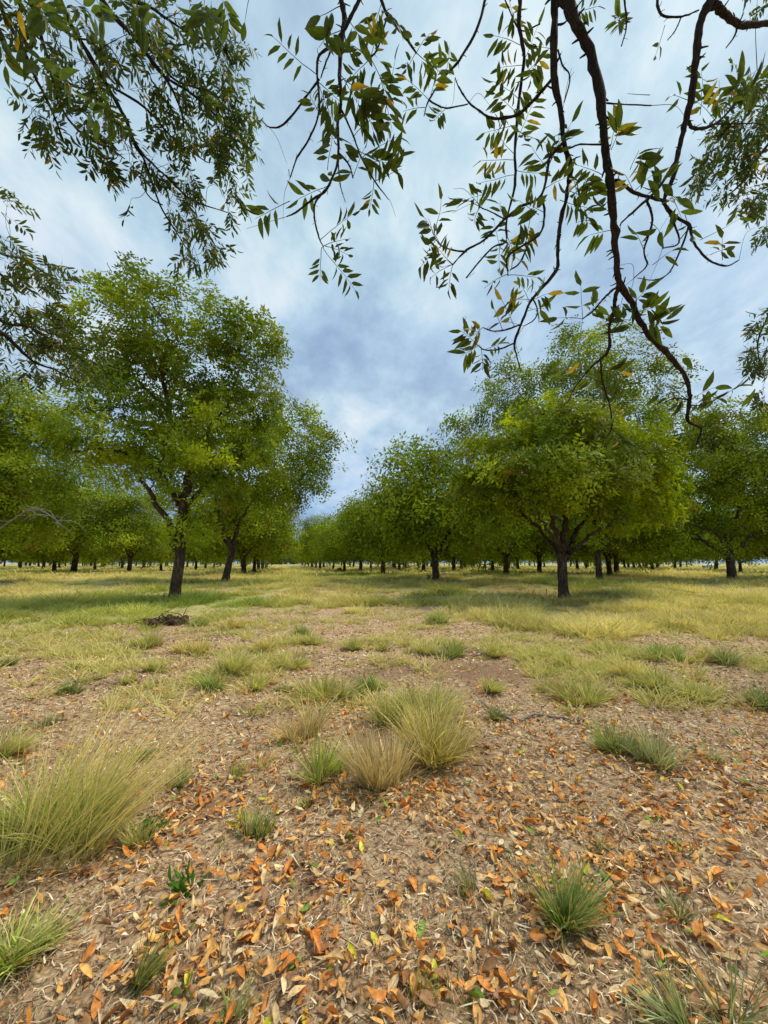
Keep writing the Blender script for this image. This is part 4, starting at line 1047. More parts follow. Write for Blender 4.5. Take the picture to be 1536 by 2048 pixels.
# ---------------- tree C: trunk outside the right edge
Ct = Hanging('pecan_tree', 'pecan tree beyond the right edge, dense dark foliage hanging down the upper right border', (9.6, 5.6, 0), GO)
V, F = tube(spline([(0, 0, -.2), (0, 0, .6), (0, 0, 2.0), (-.2, 0, 4.0), (-.5, 0, 7.5)], 5), np.linspace(.33, .10, 21), 14, .12, 6)
obj('trunk', mesh_data('trunk', V, F, M_BARK, None, True), Ct.root)
Ct.branch([(1640, 60, 5.2, 14), (1570, 120, 5.0, 9), (1530, 180, 4.9, 7), (1480, 250, 4.8, 5), (1440, 310, 4.7, 4), (1405, 360, 4.7, 2)], extra=[(9.2, 5.6, 6.5, .09), (7.6, 4.9, 9.0, .05)], knob=.2)
Ct.branch([(1640, 200, 5.2, 12), (1570, 250, 5.1, 8), (1520, 310, 5.0, 6), (1480, 370, 4.9, 4), (1440, 400, 4.9, 2)], extra=[(9.3, 5.6, 5.5, .08), (7.5, 5.0, 8.0, .05)], knob=.2)
Ct.branch([(1700, 500, 5.8, 12), (1600, 560, 5.8, 8), (1545, 620, 5.8, 5), (1515, 690, 5.8, 3), (1530, 760, 5.8, 2)], extra=[(9.4, 5.6, 4.5, .08)], knob=.2)
for (cx_, cy_, rx, ry, dp, n_) in [(1510, 160, 50, 40, 4.6, 26), (1500, 230, 50, 40, 4.7, 30), (1450, 290, 55, 30, 4.7, 24), (1520, 300, 45, 40, 4.8, 22), (1430, 350, 45, 35, 4.7, 18), (1490, 370, 40, 30, 4.8, 14), (1525, 390, 25, 30, 4.9, 10), (1530, 450, 15, 20, 4.9, 4),
                                   (1530, 640, 30, 35, 5.6, 16), (1535, 720, 30, 45, 5.7, 22), (1600, 640, 60, 120, 5.8, 24), (1620, 250, 70, 180, 5.2, 30), (1525, 10, 20, 20, 4.4, 5), (1535, 790, 14, 25, 5.8, 6)]:
    Ct.spray(cx_, cy_, rx, ry, dp, int(n_ * 1.35), .088, .27, (-.5, .7), 5, .22)
Ct.crown((1.2, -.5, 4.2), .5, GEN[3])
Ct.finish(300)


# ------------------------------------------------------------------ grass
def blade_tuft(r, n_, rad, h, lean=.5, curve=.6, seg=3, w=.004, dirx=(0, 0), hv=.35, flat=0.0):
    """n blades from a crown of radius rad; returns V, F, K(0 foot - 1 tip)"""
    a = r.random(n_) * 6.283; q = np.sqrt(r.random(n_)) * rad
    B0 = np.stack([np.cos(a) * q, np.sin(a) * q, np.full(n_, -.01)], 1)
    aa = a + r.normal(0, .7, n_)
    ln = lean * (.25 + .9 * (q / (rad + 1e-6))) * (.4 + r.random(n_))
    D0 = np.stack([np.cos(aa) * ln + dirx[0], np.sin(aa) * ln + dirx[1], np.ones(n_) * (1 - flat * r.random(n_))], 1)
    D0 /= np.linalg.norm(D0, axis=1)[:, None]
    L = h * (1 - hv + 2 * hv * r.random(n_)) * 1.05
    cv = curve * (.3 + r.random(n_))
    out = np.stack([np.cos(aa) + dirx[0] * 1.5, np.sin(aa) + dirx[1] * 1.5, np.zeros(n_)], 1)
    pts = [B0]; D = D0.copy()
    for k in range(seg):
        D = D + out * (cv / seg)[:, None] + np.array([0, 0, -.35]) * (cv / seg)[:, None] * (k + 1) / seg
        D /= np.linalg.norm(D, axis=1)[:, None]
        pts.append(pts[-1] + D * (L / seg)[:, None])
    sd_ = np.stack([-np.sin(aa), np.cos(aa), np.zeros(n_)], 1) + r.normal(0, .5, (n_, 3)); sd_ /= np.linalg.norm(sd_, axis=1)[:, None]
    V = []; K = []
    for k, p_ in enumerate(pts):
        t = k / seg
        if k < seg:
            wv = w * (1 - .65 * t) * (.7 + .6 * r.random(n_))
            V += [p_ + sd_ * wv[:, None], p_ - sd_ * wv[:, None]]; K += [np.full(n_, t)] * 2
        else:
            V += [p_]; K += [np.full(n_, t)]
    V = np.stack(V, 1); K = np.stack(K, 1); m = V.shape[1]
    F = []
    for k in range(seg):
        b_ = 2 * k
        if k < seg - 1: F += [[b_, b_ + 1, b_ + 3], [b_, b_ + 3, b_ + 2]]
        else: F += [[b_, b_ + 1, b_ + 2]]
    F = np.array(F)[None] + (np.arange(n_) * m)[:, None, None]
    return V.reshape(-1, 3), F.reshape(-1, 3), K.reshape(-1)


COLS = {  # foot, tip
    'gold': ((.38, .36, .09), (.98, .80, .30)),
    'tan': ((.46, .37, .14), (.96, .74, .40)),
    'yg': ((.30, .37, .08), (.78, .72, .26)),
    'lime': ((.24, .38, .05), (.66, .70, .20)),
    'green': ((.16, .28, .05), (.44, .54, .16)),
    'dark': ((.12, .21, .05), (.30, .40, .15)),
    'grey': ((.24, .31, .12), (.54, .56, .32)),
}


def tuft(x, y, wpx, hpx, kind, label, dense=1.0, lean=.55, curve=.7, dirx=(0, 0), name='grass_tuft', group='grass tufts scattered over the leaf litter', w=.0032, extra=None, cat='grass tuft'):
    X, Y, Z, dep = on_ground(x, y)
    ww = wpx * dep / FPX; hh = hpx * dep / FPX * .74
    hh = max(.06, hh)
    r = np.random.default_rng(int(x * 31 + y))
    n_ = int(np.clip(dense * (90 + 1100 * ww * 1.0), 60, 1500))
    ca, cb = [np.array(c) for c in COLS[kind]]
    g_ = Geo()
    sub = int(np.clip(ww / .085, 2, 14)); wt = r.random(sub) + .35; wt /= wt.sum()
    for q in range(sub):
        m_ = max(12, int(n_ * wt[q])); an = r.random() * 6.28; ra = math.sqrt(r.random()) * ww * .34
        hq = hh * (1.1 - .4 * (ra / (ww * .34)) * r.random() - .4 * r.random()) if sub > 2 else hh
        dq = (dirx[0] + math.cos(an) * ra / ww * .9 + r.normal(0, .22), dirx[1] + math.sin(an) * ra / ww * .9 + r.normal(0, .22))
        V, F, K = blade_tuft(r, m_, ww * .09 + .012, hq, lean * .75, curve * (.6 + .7 * r.random()), 4, w * (1 if dep < 4 else 1.4), dq, hv=.5)
        V = V + np.array([math.cos(an) * ra, math.sin(an) * ra * .8, 0])
        nb = len(V) // m_; tone = .85 + .3 * r.random(); dry = np.repeat(r.random(m_), nb)[:, None] < .16 + .25 * r.random()
        bl = np.repeat(.6 + .8 * r.random(m_), nb)[:, None] * tone
        mixv = np.clip(K[:, None] * (.5 + .9 * np.repeat(r.random(m_), nb)[:, None]), 0, 1)
        cv_ = ca * (1 - mixv) + cb * mixv
        g_.add(V, F, np.where(dry, np.array([[.58, .46, .24]]), cv_) * bl)
    # dry straw around the foot
    n2 = int(n_ * .55)
    V, F, K = blade_tuft(r, n2, ww * .42, hh * .45, 1.5, 1.2, 3, w, dirx, flat=.9)
    g_.add(V, F, np.tile(np.array([.46, .36, .19]), (len(V), 1)) * np.repeat(.6 + .6 * r.random(n2), len(V) // n2)[:, None])
    if extra: extra(g_, r, ww, hh)
    o = obj(name, g_.mesh(name, M_GRASS), None, (X, Y, Z))
    tag(o, label, cat, group)
    return o


def stalks(n_, L, d, colr, w=.002, spread=.15, cx_=0.0):
    def f(g_, r, ww, hh):
        V, F, K = blade_tuft(r, n_, spread, L, .45, .3, 4, w, d, .45)
        V = V + np.array([cx_, 0, 0])
        ca = np.array((.25, .28, .06)); cb = np.array(colr)
        K = K ** .5; g_.add(V, F, (ca * (1 - K[:, None]) + cb * K[:, None]) * np.repeat(.8 + .4 * r.random(n_), len(V) // n_)[:, None])
    return f


TUFTS = [
    (95, 1690, 270, 210, 'lime', 'largest green grass clump at the left edge with long golden stalks leaning right', 1.1, .8, .8, (.12, .12), stalks(380, .62, (.42, .32), (1.0, .80, .34), .0032, .26, .08)),
    (25, 1905, 170, 120, 'lime', 'green grass clump in the bottom left corner', .9, .8, .9, (.2, .1), None),
    (785, 1578, 150, 150, 'tan', 'tan dry grass clump at the front of the central group', 1.3, .45, .5, (.05, .05), None),
    (868, 1512, 160, 165, 'gold', 'big golden grass clump behind the tan one in the central group', 1.4, .6, .7, (.1, .08), None),
    (850, 1440, 150, 105, 'yg', 'yellow green grass clump at the back of the central group', 1.2, .6, .8, (.15, .08), None),
    (655, 1552, 100, 120, 'lime', 'spiky bright green grass tuft left of the tan clump', 1.0, .75, .5, (.08, .05), None),
    (605, 1478, 95, 95, 'tan', 'rounded tan grass tuft behind the spiky green one', 1.1, .6, .7, (.06, .05), None),
    (760, 1445, 120, 90, 'yg', 'loose yellow green tuft left of the golden clump', 1.0, .7, .8, (.1, .05), None),
    (655, 1392, 115, 70, 'yg', 'broad yellow green tuft above the rounded tan one', 1.0, .7, .8, (.1, .05), None),
    (735, 1385, 70, 60, 'green', 'small green tuft beside the broad yellow green one', .9, .7, .8, (.1, .05), None),
    (1118, 1832, 110, 120, 'green', 'lone spiky green tuft among orange leaves at lower right', 1.0, .8, .55, (.05, .05), None),
    (1250, 1500, 95, 70, 'green', 'green tuft right of the fallen stick, with tan tuft beside it', 1.0, .8, .7, (-.05, .05), None),
    (1325, 1530, 110, 90, 'grey', 'thin grey green tuft just right of the green one near the stick', .7, .7, .6, (.05, .05), None),
    (1170, 1402, 115, 62, 'yg', 'yellow green tuft above the fallen stick', 1.1, .8, .8, (.1, .05), None),
    (1110, 1385, 60, 40, 'yg', 'small flat tuft left of the yellow green one above the stick', 1.0, .8, .8, (.1, .05), None),
    (975, 1385, 46, 42, 'yg', 'small round tuft just above the thin end of the fallen stick', 1.0, .7, .7, (0, 0), None),
    (985, 1312, 52, 44, 'yg', 'pale upright tuft in the dark soil patch', 1.0, .6, .6, (0, 0), None),
    (900, 1310, 66, 46, 'green', 'green tuft left of the pale upright one', 1.0, .7, .7, (0, 0), None),
    (835, 1308, 60, 36, 'yg', 'low tuft in the middle of the bare ground', 1.0, .7, .7, (0, 0), None),
    (1130, 1332, 46, 34, 'yg', 'small tuft alone on dark litter right of centre', 1.0, .7, .7, (0, 0), None),
    (1220, 1305, 100, 46, 'yg', 'wide yellow tuft at the edge of the right hand meadow', 1.0, .8, .8, (0, 0), None),
    (1265, 1355, 80, 50, 'gold', 'yellow tuft, left one of the right hand chain', 1.0, .8, .8, (0, 0), None),
    (1310, 1378, 90, 55, 'yg', 'middle tuft of the right hand chain', 1.0, .8, .8, (0, 0), None),
    (1378, 1397, 75, 50, 'yg', 'front tuft of the right hand chain', 1.0, .8, .8, (0, 0), None),
    (1330, 1318, 120, 46, 'green', 'broad green tuft behind the right hand chain', 1.0, .8, .8, (0, 0), None),
    (1395, 1325, 60, 40, 'gold', 'straw coloured tuft near the dark green one at right', 1.0, .8, .8, (0, 0), None),
    (1450, 1330, 55, 44, 'dark', 'dark green tuft at right above the edge tuft', 1.0, .8, .8, (0, 0), None),
    (1520, 1412, 60, 52, 'dark', 'dark green tuft cut by the right edge', 1.0, .8, .8, (0, 0), None),
    (135, 1386, 50, 34, 'dark', 'small dark green tuft on bare litter at left', 1.0, .6, .7, (.2, 0), None),
    (190, 1358, 60, 20, 'yg', 'low flat tuft behind the small dark one at left', .9, .8, .8, (0, 0), None),
    (12, 1332, 30, 22, 'dark', 'tiny dark tuft at the left edge', 1.0, .7, .8, (0, 0), None),
    (250, 1365, 48, 28, 'yg', 'thin pale tuft between the dark one and the meadow', .7, .8, .8, (0, 0), None),
    (318, 1342, 56, 46, 'yg', 'upright yellow green tuft left of the widest one', 1.0, .7, .7, (0, 0), None),
    (298, 1292, 66, 40, 'yg', 'bushy tuft just below the heap of clods', 1.0, .7, .7, (0, 0), None),
    (385, 1306, 66, 44, 'gold', 'golden tuft to the right of the bushy one', 1.0, .7, .7, (0, 0), None),
    (468, 1348, 96, 62, 'yg', 'widest pale tuft left of centre', 1.1, .8, .7, (0, 0), None),
    (572, 1338, 66, 50, 'yg', 'tuft right of the widest pale one', 1.0, .7, .7, (.05, 0), None),
    (425, 1382, 38, 40, 'green', 'small green tuft over a reddish soil scar', 1.0, .6, .6, (0, 0), None),
    (515, 1378, 38, 38, 'yg', 'small pale tuft left of the tiny dark one', 1.0, .6, .6, (0, 0), None),
    (570, 1385, 30, 20, 'dark', 'tiny dark tuft left of the broad yellow green one', 1.0, .7, .7, (0, 0), None),
    (530, 1300, 60, 40, 'gold', 'dry tuft behind the widest pale one', 1.0, .7, .7, (0, 0), None),
    (640, 1288, 60, 32, 'yg', 'low tuft left of the twin round ones', 1.0, .7, .7, (0, 0), None),
    (707, 1298, 44, 36, 'yg', 'left one of two round tufts on bare ground', 1.0, .7, .6, (0, 0), None),
    (755, 1301, 40, 32, 'yg', 'right one of two round tufts on bare ground', 1.0, .7, .6, (0, 0), None),
    (605, 1270, 48, 26, 'green', 'small green tuft near the meadow edge', 1.0, .7, .6, (0, 0), None),
    (465, 1256, 60, 30, 'gold', 'straw tuft below the deep green grass', 1.0, .7, .6, (0, 0), None),
    (400, 1252, 50, 22, 'green', 'low green tuft right of the heap of clods', 1.0, .7, .6, (0, 0), None),
    (870, 1245, 60, 30, 'green', 'green tuft on the far side of the bare ground', 1.0, .7, .6, (0, 0), None),
    (8, 1512, 70, 80, 'yg', 'yellow green tuft cut by the left edge above the large clump', .9, .7, .7, (.1, 0), None),
    (98, 1452, 40, 30, 'grey', 'thin grey green tuft above the golden stalks', .6, .7, .7, (.1, 0), None),
    (275, 1512, 66, 34, 'dark', 'low dark tuft at the tips of the golden stalks', .8, .9, .8, (.1, 0), None),
    (375, 1562, 60, 52, 'grey', 'sparse grey green tuft with brown upright stems', .6, .6, .6, (.0, 0), stalks(14, .42, (.1, .1), (.36, .24, .12), .0018, .16)),
    (470, 1556, 26, 34, 'green', 'tiny green sprout left of the spiky tuft', .6, .5, .4, (.1, 0), None),
    (520, 1530, 60, 36, 'tan', 'bare standing straws behind the tiny sprout', .25, .6, .4, (.05, .05), stalks(16, .30, (.15, .1), (.55, .40, .2), .0016, .18)),
    (508, 1672, 60, 60, 'green', 'green tuft beside the yellow weed', .8, .4, .4, (.08, 0), None),
    (285, 1690, 70, 60, 'yg', 'sparse green tuft between the large clump and the orange leaf pile', .5, .7, .7, (.15, 0), None),
    (255, 1975, 66, 110, 'green', 'tall thin green tuft at the bottom left of centre', .45, .4, .4, (.25, .1), None),
    (470, 2045, 50, 60, 'green', 'thin green tuft cut by the bottom edge', .4, .5, .5, (.1, .1), None),
    (1405, 2040, 200, 170, 'grey', 'large sparse grey green tuft in the bottom right corner', .45, .6, .7, (-.1, .05), None),
    (935, 1782, 36, 60, 'grey', 'thin wispy tuft at lower centre', .35, .5, .5, (0, 0), None),
    (1370, 1840, 50, 60, 'grey', 'wispy tuft right of the lone spiky one', .35, .5, .5, (-.1, 0), None),
    (1200, 1700, 36, 36, 'grey', 'small wispy tuft above the lone spiky one', .4, .6, .6, (0, 0), None),
    (820, 1985, 60, 60, 'green', 'wispy green tuft among the curled leaves at bottom centre', .3, .5, .5, (0, 0), None),
    (615, 1612, 22, 26, 'green', 'tiny sprout under the spiky green tuft', .6, .6, .5, (0, 0), None),
    (985, 1435, 44, 34, 'dark', 'dark little tuft growing through the fallen stick', .8, .8, .6, (0, 0), None),
    (1430, 1520, 40, 30, 'grey', 'faint tuft on litter near the right edge', .5, .7, .7, (0, 0), None),
]
for x, y, w_, h_, kd, lb, dn, le, cv, dx, ex in TUFTS:
    tuft(x, y, w_, h_, kd, lb, dn, le, cv, dx, extra=ex)

# meadow: joined short grass
r = np.random.default_rng(21)


def meadow(name, label, d0, d1, n_, tpls, hsc, wob=1.0, dens_pow=1.0):
    Y = d0 * (d1 / d0) ** (r.random(n_ * 3)); X = (r.random(n_ * 3) * 2 - 1) * (Y * 1.12 + 2.2)
    gd = grass_density(X, Y)
    clump = fbm(X * .9, Y * .9, 55, 3); clump = np.clip(.5 + 1.7 * (clump - .5), .02, 1)
    keep = r.random(n_ * 3) < gd ** dens_pow * np.clip(.35 + 2.2 * (clump - .35), .15, 1)
    X = X[keep][:n_]; Y = Y[keep][:n_]; n2 = len(X)
    T = np.stack([X, Y, zg(X, Y)], 1)
    a_, b_, _ = pix(T[:, 0], T[:, 1], T[:, 2])
    tone = fbm(X * .22, Y * .16, 61, 4) + .25 * (fbm(X * 1.5, Y * 1.2, 65, 2) - .5)
    # foot and tip colours: straw, yellow green, green
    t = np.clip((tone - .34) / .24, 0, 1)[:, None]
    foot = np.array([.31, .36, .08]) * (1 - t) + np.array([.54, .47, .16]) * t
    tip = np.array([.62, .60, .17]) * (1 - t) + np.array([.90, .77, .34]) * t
    # rich green grass round the foot of the tallest tree, and a patch of darker blade colour by the right hand trunk
    for (cx_, cy_, rx, ry, cf, ct) in [(440, 1210, 90, 18, (.10, .22, .03), (.28, .46, .10)), (300, 1218, 60, 12, (.16, .26, .05), (.38, .48, .12)), (1220, 1196, 60, 9, (.07, .10, .04), (.17, .22, .09)), (130, 1262, 130, 9, (.22, .32, .06), (.48, .56, .15)),
                                       (360, 1248, 0.1, .1, (0, 0, 0), (0, 0, 0))]:
        e = .7 * np.exp(-(((a_ - cx_) / rx) ** 2 + ((b_ - cy_) / ry) ** 2))[:, None] * np.clip(.3 + 2.5 * (fbm(X * .8, Y * .8, 91, 2)[:, None] - .3), 0, 1.3)
        foot = foot * (1 - e) + np.array(cf) * e; tip = tip * (1 - e) + np.array(ct) * e
    br = (.62 + .7 * r.random(n2))[:, None] * (.75 + .5 * fbm(X * .5, Y * .35, 95, 3))[:, None]
    S = hsc * (.25 + 1.5 * clump[keep][:n_]) * (.6 + .8 * r.random(n2))
    Mx = frames(np.stack([r.normal(0, .1, n2), r.normal(0, .1, n2), np.ones(n2)], 1), r.random(n2) * 6.28) * S[:, None, None]
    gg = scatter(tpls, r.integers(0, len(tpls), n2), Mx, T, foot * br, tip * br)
    tag(obj(name, gg.mesh(name, M_GRASS)), label, kind='stuff')


TN = [blade_tuft(r, 26, .15, .30, .7, .9, 2, .0085, (.08, 0)) for _ in range(5)]
TM = [blade_tuft(r, 24, .22, .32, .6, .9, 1, .014, (.08, 0)) for _ in range(5)]
TF = [blade_tuft(r, 11, .40, .34, .6, .9, 1, .045, (.08, 0)) for _ in range(5)]
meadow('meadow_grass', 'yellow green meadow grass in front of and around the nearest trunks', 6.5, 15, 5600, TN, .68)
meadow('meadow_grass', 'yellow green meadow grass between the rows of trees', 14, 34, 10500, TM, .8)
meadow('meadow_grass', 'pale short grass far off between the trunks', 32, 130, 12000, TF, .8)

n_ = 9000
Y = 3.6 * (12 / 3.6) ** r.random(n_); X = (r.random(n_) * 2 - 1) * (Y * 1.1 + .4)
a_, b_, _ = pix(X, Y, zg(X, Y))
keep = (((a_ - 330) / 45) ** 2 + ((b_ - 1252) / 16) ** 2 > 1) & (r.random(n_) < np.clip(5 * (fbm(X * 1.2, Y * 1.2, 33, 3) - .44), .03, 1) * np.clip((1440 - b_) / 120, .0, 1))
X, Y = X[keep], Y[keep]; n2 = len(X)
TS = [blade_tuft(r, 20, .05, .13, .9, .9, 2, .0045, (.05, 0)) for _ in range(6)]
t = r.random((n2, 1))
foot = (np.array([.30, .36, .08]) * (1 - t) + np.array([.52, .45, .16]) * t); tip = (np.array([.66, .64, .20]) * (1 - t) + np.array([.95, .80, .36]) * t)
gg = scatter(TS, r.integers(0, 6, n2), frames(np.stack([r.normal(0, .12, n2), r.normal(0, .12, n2), np.ones(n2)], 1), r.random(n2) * 6.28) * (.5 + 1.6 * r.random(n2) ** 2)[:, None, None], np.stack([X, Y, zg(X, Y)], 1), foot, tip)
tag(obj('short_grass', gg.mesh('short_grass', M_GRASS)), 'short thin grass growing between the tufts at the meadow edge', kind='stuff')

# sparse dry stubble over the foreground
n_ = 7600
Y = 1.2 * (10.8 / 1.2) ** r.random(n_) - 1.8; X = (r.random(n_) * 2 - 1) * (Y.clip(0) * 1.15 + 1.9)
keep = (fbm(X * 1.3, Y * 1.3, 71, 3) > .44 + .1 * r.random(n_)); X, Y = X[keep], Y[keep]; n2 = len(X)
ST = [blade_tuft(r, 9, .05, .07, 1.0, .9, 2, .0018, (0, 0)) for _ in range(6)]
t = r.random((n2, 1)); greenish = (r.random((n2, 1)) < .3)
foot = np.where(greenish, np.array([[.12, .18, .04]]), np.array([[.30, .22, .12]])) * (.7 + .6 * t)
tip = np.where(greenish, np.array([[.28, .34, .10]]), np.array([[.52, .42, .26]])) * (.7 + .6 * t)
gg = scatter(ST, r.integers(0, 6, n2), frames(np.stack([r.normal(0, .3, n2), r.normal(0, .3, n2), np.ones(n2)], 1), r.random(n2) * 6.28) * (.6 + .8 * r.random(n2))[:, None, None], np.stack([X, Y, zg(X, Y)], 1), foot, tip)
tag(obj('dry_stubble', gg.mesh('dry_stubble', M_GRASS)), 'thin dry stubble and seedlings poking through the litter', kind='stuff')

# ------------------------------------------------------------------ litter
def strips(n_, r, L, W, colors, lift, fx=1.2):
    Y = 1.2 * (13.8 / 1.2) ** r.random(n_) - 1.8; X = (r.random(n_) * 2 - 1) * (Y.clip(0) * 1.12 + 1.9)
    kp = r.random(n_) > .93 * soil_mask(X, Y); X = X[kp]; Y = Y[kp]; n_ = len(X)
    z = zg(X, Y) + lift * r.random(n_)
    a = r.random(n_) * 6.283; el = r.normal(0, .22, n_)
    l_ = L * (.4 + 1.1 * r.random(n_)); w_ = W * (.6 + .8 * r.random(n_)) * np.clip(Y / 3, .8, 2.2)
    d = np.stack([np.cos(a) * np.cos(el), np.sin(a) * np.cos(el), np.sin(el)], 1)
    s = np.stack([-np.sin(a), np.cos(a), r.normal(0, .4, n_)], 1)
    c = np.stack([X, Y, z], 1); bend = np.stack([r.normal(0, .12, n_), r.normal(0, .12, n_), .15 * r.random(n_)], 1) * l_[:, None]
    V = np.stack([c - d * l_[:, None] / 2 + s * w_[:, None], c - d * l_[:, None] / 2 - s * w_[:, None], c + bend + s * w_[:, None], c + bend - s * w_[:, None], c + d * l_[:, None] / 2], 1)
    F = np.array([[0, 1, 3], [0, 3, 2], [2, 3, 4]])[None] + (np.arange(n_) * 5)[:, None, None]
    cols = np.array(colors)[r.integers(0, len(colors), n_)] * (.6 + .7 * r.random((n_, 1)))
    return V.reshape(-1, 3), F.reshape(-1, 3), np.repeat(cols, 5, 0)


V, F, C = strips(120000, r, .058, .0025, [(.70, .56, .36), (.52, .38, .22), (.80, .68, .48), (.32, .20, .11), (.60, .42, .25), (.18, .11, .065)], .018)
tag(obj('straw_litter', mesh_data('straw_litter', V, F, M_DRYJ, C)), 'grey and tan broken straw covering the soil', kind='stuff')

DRYV = [leaflet_mesh(400 + k, fold=-.2 + 1.1 * random.random(), sick=.1 * (1 if k % 2 else -1), curl=-.35 + .9 * random.random(), wid=.34 + .14 * random.random()) for k in range(12)]
DRYL = [leaflet_mesh(400 + k, fold=-.2 + 1.1 * random.random(), sick=.1 * (1 if k % 2 else -1), curl=-.35 + .9 * random.random(), wid=.34 + .14 * random.random(), low=True) for k in range(12)]
DRYM = [mesh_data('fallen_leaf', v, f, M_DRY, None, True) for v, f, _ in DRYV]
# density of fallen leaves: drifts seen in the photo
n_ = 100000
Y = 1.2 * (12.8 / 1.2) ** r.random(n_) - 1.8; X = (r.random(n_) * 2 - 1) * (Y.clip(0) * 1.12 + 1.9)
a_, b_, dp = pix(X, Y.clip(.7), zg(X, Y)); dp = np.where(Y < .7, 99, dp)
dens = .16 + .5 * sstep((fbm(X * 1.7, Y * 1.7, 81, 3) - .46) / .12) * sstep((b_ - 1300) / 260)
for (cx_, cy_, rx, ry, k) in [(1010, 1590, 230, 60, .8), (380, 1640, 60, 40, 1.2), (700, 1600, 160, 30, .7), (1300, 1900, 250, 140, .35), (830, 1960, 220, 110, .6), (200, 1980, 150, 80, .5), (1380, 1640, 180, 60, .4), (1240, 1720, 60, 25, .8), (340, 1890, 90, 60, .5), (450, 1540, 40, 20, .8), (680, 1410, 60, 12, .8)]:
    dens = dens + k * np.exp(-((a_ - cx_) / rx) ** 2 - ((b_ - cy_) / ry) ** 2)
for tt in TUFTS:
    if tt[1] > 1380: dens = dens + .55 * np.exp(-((a_ - tt[0]) / (tt[2] * .6)) ** 2 - ((b_ - tt[1] - 4) / 18) ** 2)
dens = dens * np.where(a_ < 260, .6, 1)
keep = r.random(n_) < dens * .74
X, Y, a_, b_, dp = X[keep], Y[keep], a_[keep], b_[keep], dp[keep]; n2 = len(X)
pal = [((.68, .26, .05), 'orange', .30), ((.80, .44, .13), 'pale orange', .26), ((.72, .50, .24), 'tan', .15), ((.40, .20, .09), 'dull brown', .20), ((.84, .66, .38), 'cream', .09), ((.66, .60, .06), 'yellow', .015), ((.22, .36, .05), 'green', .025)]
pi = r.choice(len(pal), n2, p=np.array([p_[2] for p_ in pal]) / sum(p_[2] for p_ in pal))
cc = np.array([p_[0] for p_ in pal])[pi] * (.75 + .45 * r.random((n2, 1)))
size = (.030 + .052 * r.random(n2) ** 1.8)
nrm_ = np.stack([r.normal(0, .38, n2), r.normal(0, .38, n2), np.ones(n2)], 1)
Mx = frames(nrm_, r.random(n2) * 6.28) * size[:, None, None]
flip = r.random(n2) < .4
Mx[flip, :, 2] *= -1; Mx[flip, :, 0] *= -1
vi = r.integers(0, len(DRYV), n2)
T = np.stack([X, Y, zg(X, Y) + .012 + .02 * r.random(n2)], 1)
T -= Mx[:, :, 1] * .5
vis = (dp < 50) & (a_ > 0) & (a_ < 1536) & (b_ < 2048) & (b_ > 1200)
score = np.where(vis, size / dp, 0); order = np.argsort(-score); big = order[:300]; rest = order[300:]


MARKS = [(1118, 1810, 'the lone spiky green tuft'), (1400, 1980, 'the sparse tuft in the bottom right corner'), (785, 1580, 'the tan front clump'), (655, 1550, 'the spiky bright green tuft'), (95, 1690, 'the large left clump'),
         (25, 1905, 'the bottom left clump'), (255, 1960, 'the tall thin green tuft'), (365, 1785, 'the broad leaved weed'), (490, 1665, 'the yellow weed'), (820, 1985, 'the wispy tuft at bottom centre'), (470, 2040, 'the thin tuft at the bottom edge'),
         (935, 1770, 'the wispy tuft at lower centre'), (700, 1750, 'the short thin brown stick'), (1145, 1604, 'the thin pale stick'), (1370, 1835, 'the wispy tuft right of the spiky one'), (1250, 1500, 'the green tuft near the forked stick')]


def where(a, b):
    q = min(MARKS, key=lambda m_: (m_[0] - a) ** 2 + (m_[1] - b) ** 2)
    dx_, dy_ = a - q[0], b - q[1]; far_ = math.hypot(dx_, dy_)
    w_ = ('right of' if dx_ > 0 else 'left of') if abs(dx_) > abs(dy_) else ('below' if dy_ > 0 else 'above')
    return ('close ' if far_ < 70 else 'well ' if far_ > 140 else '') + w_ + ' ' + q[2]


for k in big:
    o = obj('fallen_leaf', DRYM[vi[k]])
    m4 = Matrix.Identity(4)
    for i_ in range(3):
        for j_ in range(3): m4[i_][j_] = float(Mx[k, i_, j_])
    m4.translation = Vector([float(q) for q in T[k]])
    o.matrix_world = m4; o.color = (*[float(q) for q in cc[k]], 1)
    tag(o, f'{pal[pi[k]][1]} fallen leaf {where(a_[k], b_[k])}', 'leaf', f'{pal[pi[k]][1]} fallen leaves {where(a_[k], b_[k])}')
gg = scatter(DRYL, vi[rest], Mx[rest], T[rest], cc[rest])
tag(obj('leaf_litter', gg.mesh('leaf_litter', M_DRYJ, True)), 'fallen orange and tan pecan leaves spread over the bare ground', kind='stuff')

# small chips of leaf, pale and dark
n_ = 36000
Y = 1.2 * (14.8 / 1.2) ** r.random(n_) - 1.8; X = (r.random(n_) * 2 - 1) * (Y.clip(0) * 1.12 + 1.9)
kp = r.random(n_) > .85 * soil_mask(X, Y); X = X[kp]; Y = Y[kp]; n_ = len(X)
CH = []
for k in range(6):
    q = r.random(5) * .4 + .3; an = np.sort(r.random(5) * 6.28)
    V = np.stack([np.cos(an) * q, np.sin(an) * q, r.normal(0, .12, 5)], 1); CH.append((V, np.array([[0, 1, 2], [0, 2, 3], [0, 3, 4]]), np.ones(5)))
cc2 = np.array([(.55, .42, .28), (.42, .26, .15), (.70, .60, .46), (.22, .13, .08), (.58, .32, .14)])[r.integers(0, 5, n_)] * (.7 + .5 * r.random((n_, 1)))
Mx2 = frames(np.stack([r.normal(0, .5, n_), r.normal(0, .5, n_), np.ones(n_)], 1), r.random(n_) * 6.28) * ((.016 + .024 * r.random(n_)) * np.clip(Y / 4, .6, 1.6))[:, None, None]
gg = scatter(CH, r.integers(0, 6, n_), Mx2, np.stack([X, Y, zg(X, Y) + .008 + .01 * r.random(n_)], 1), cc2)
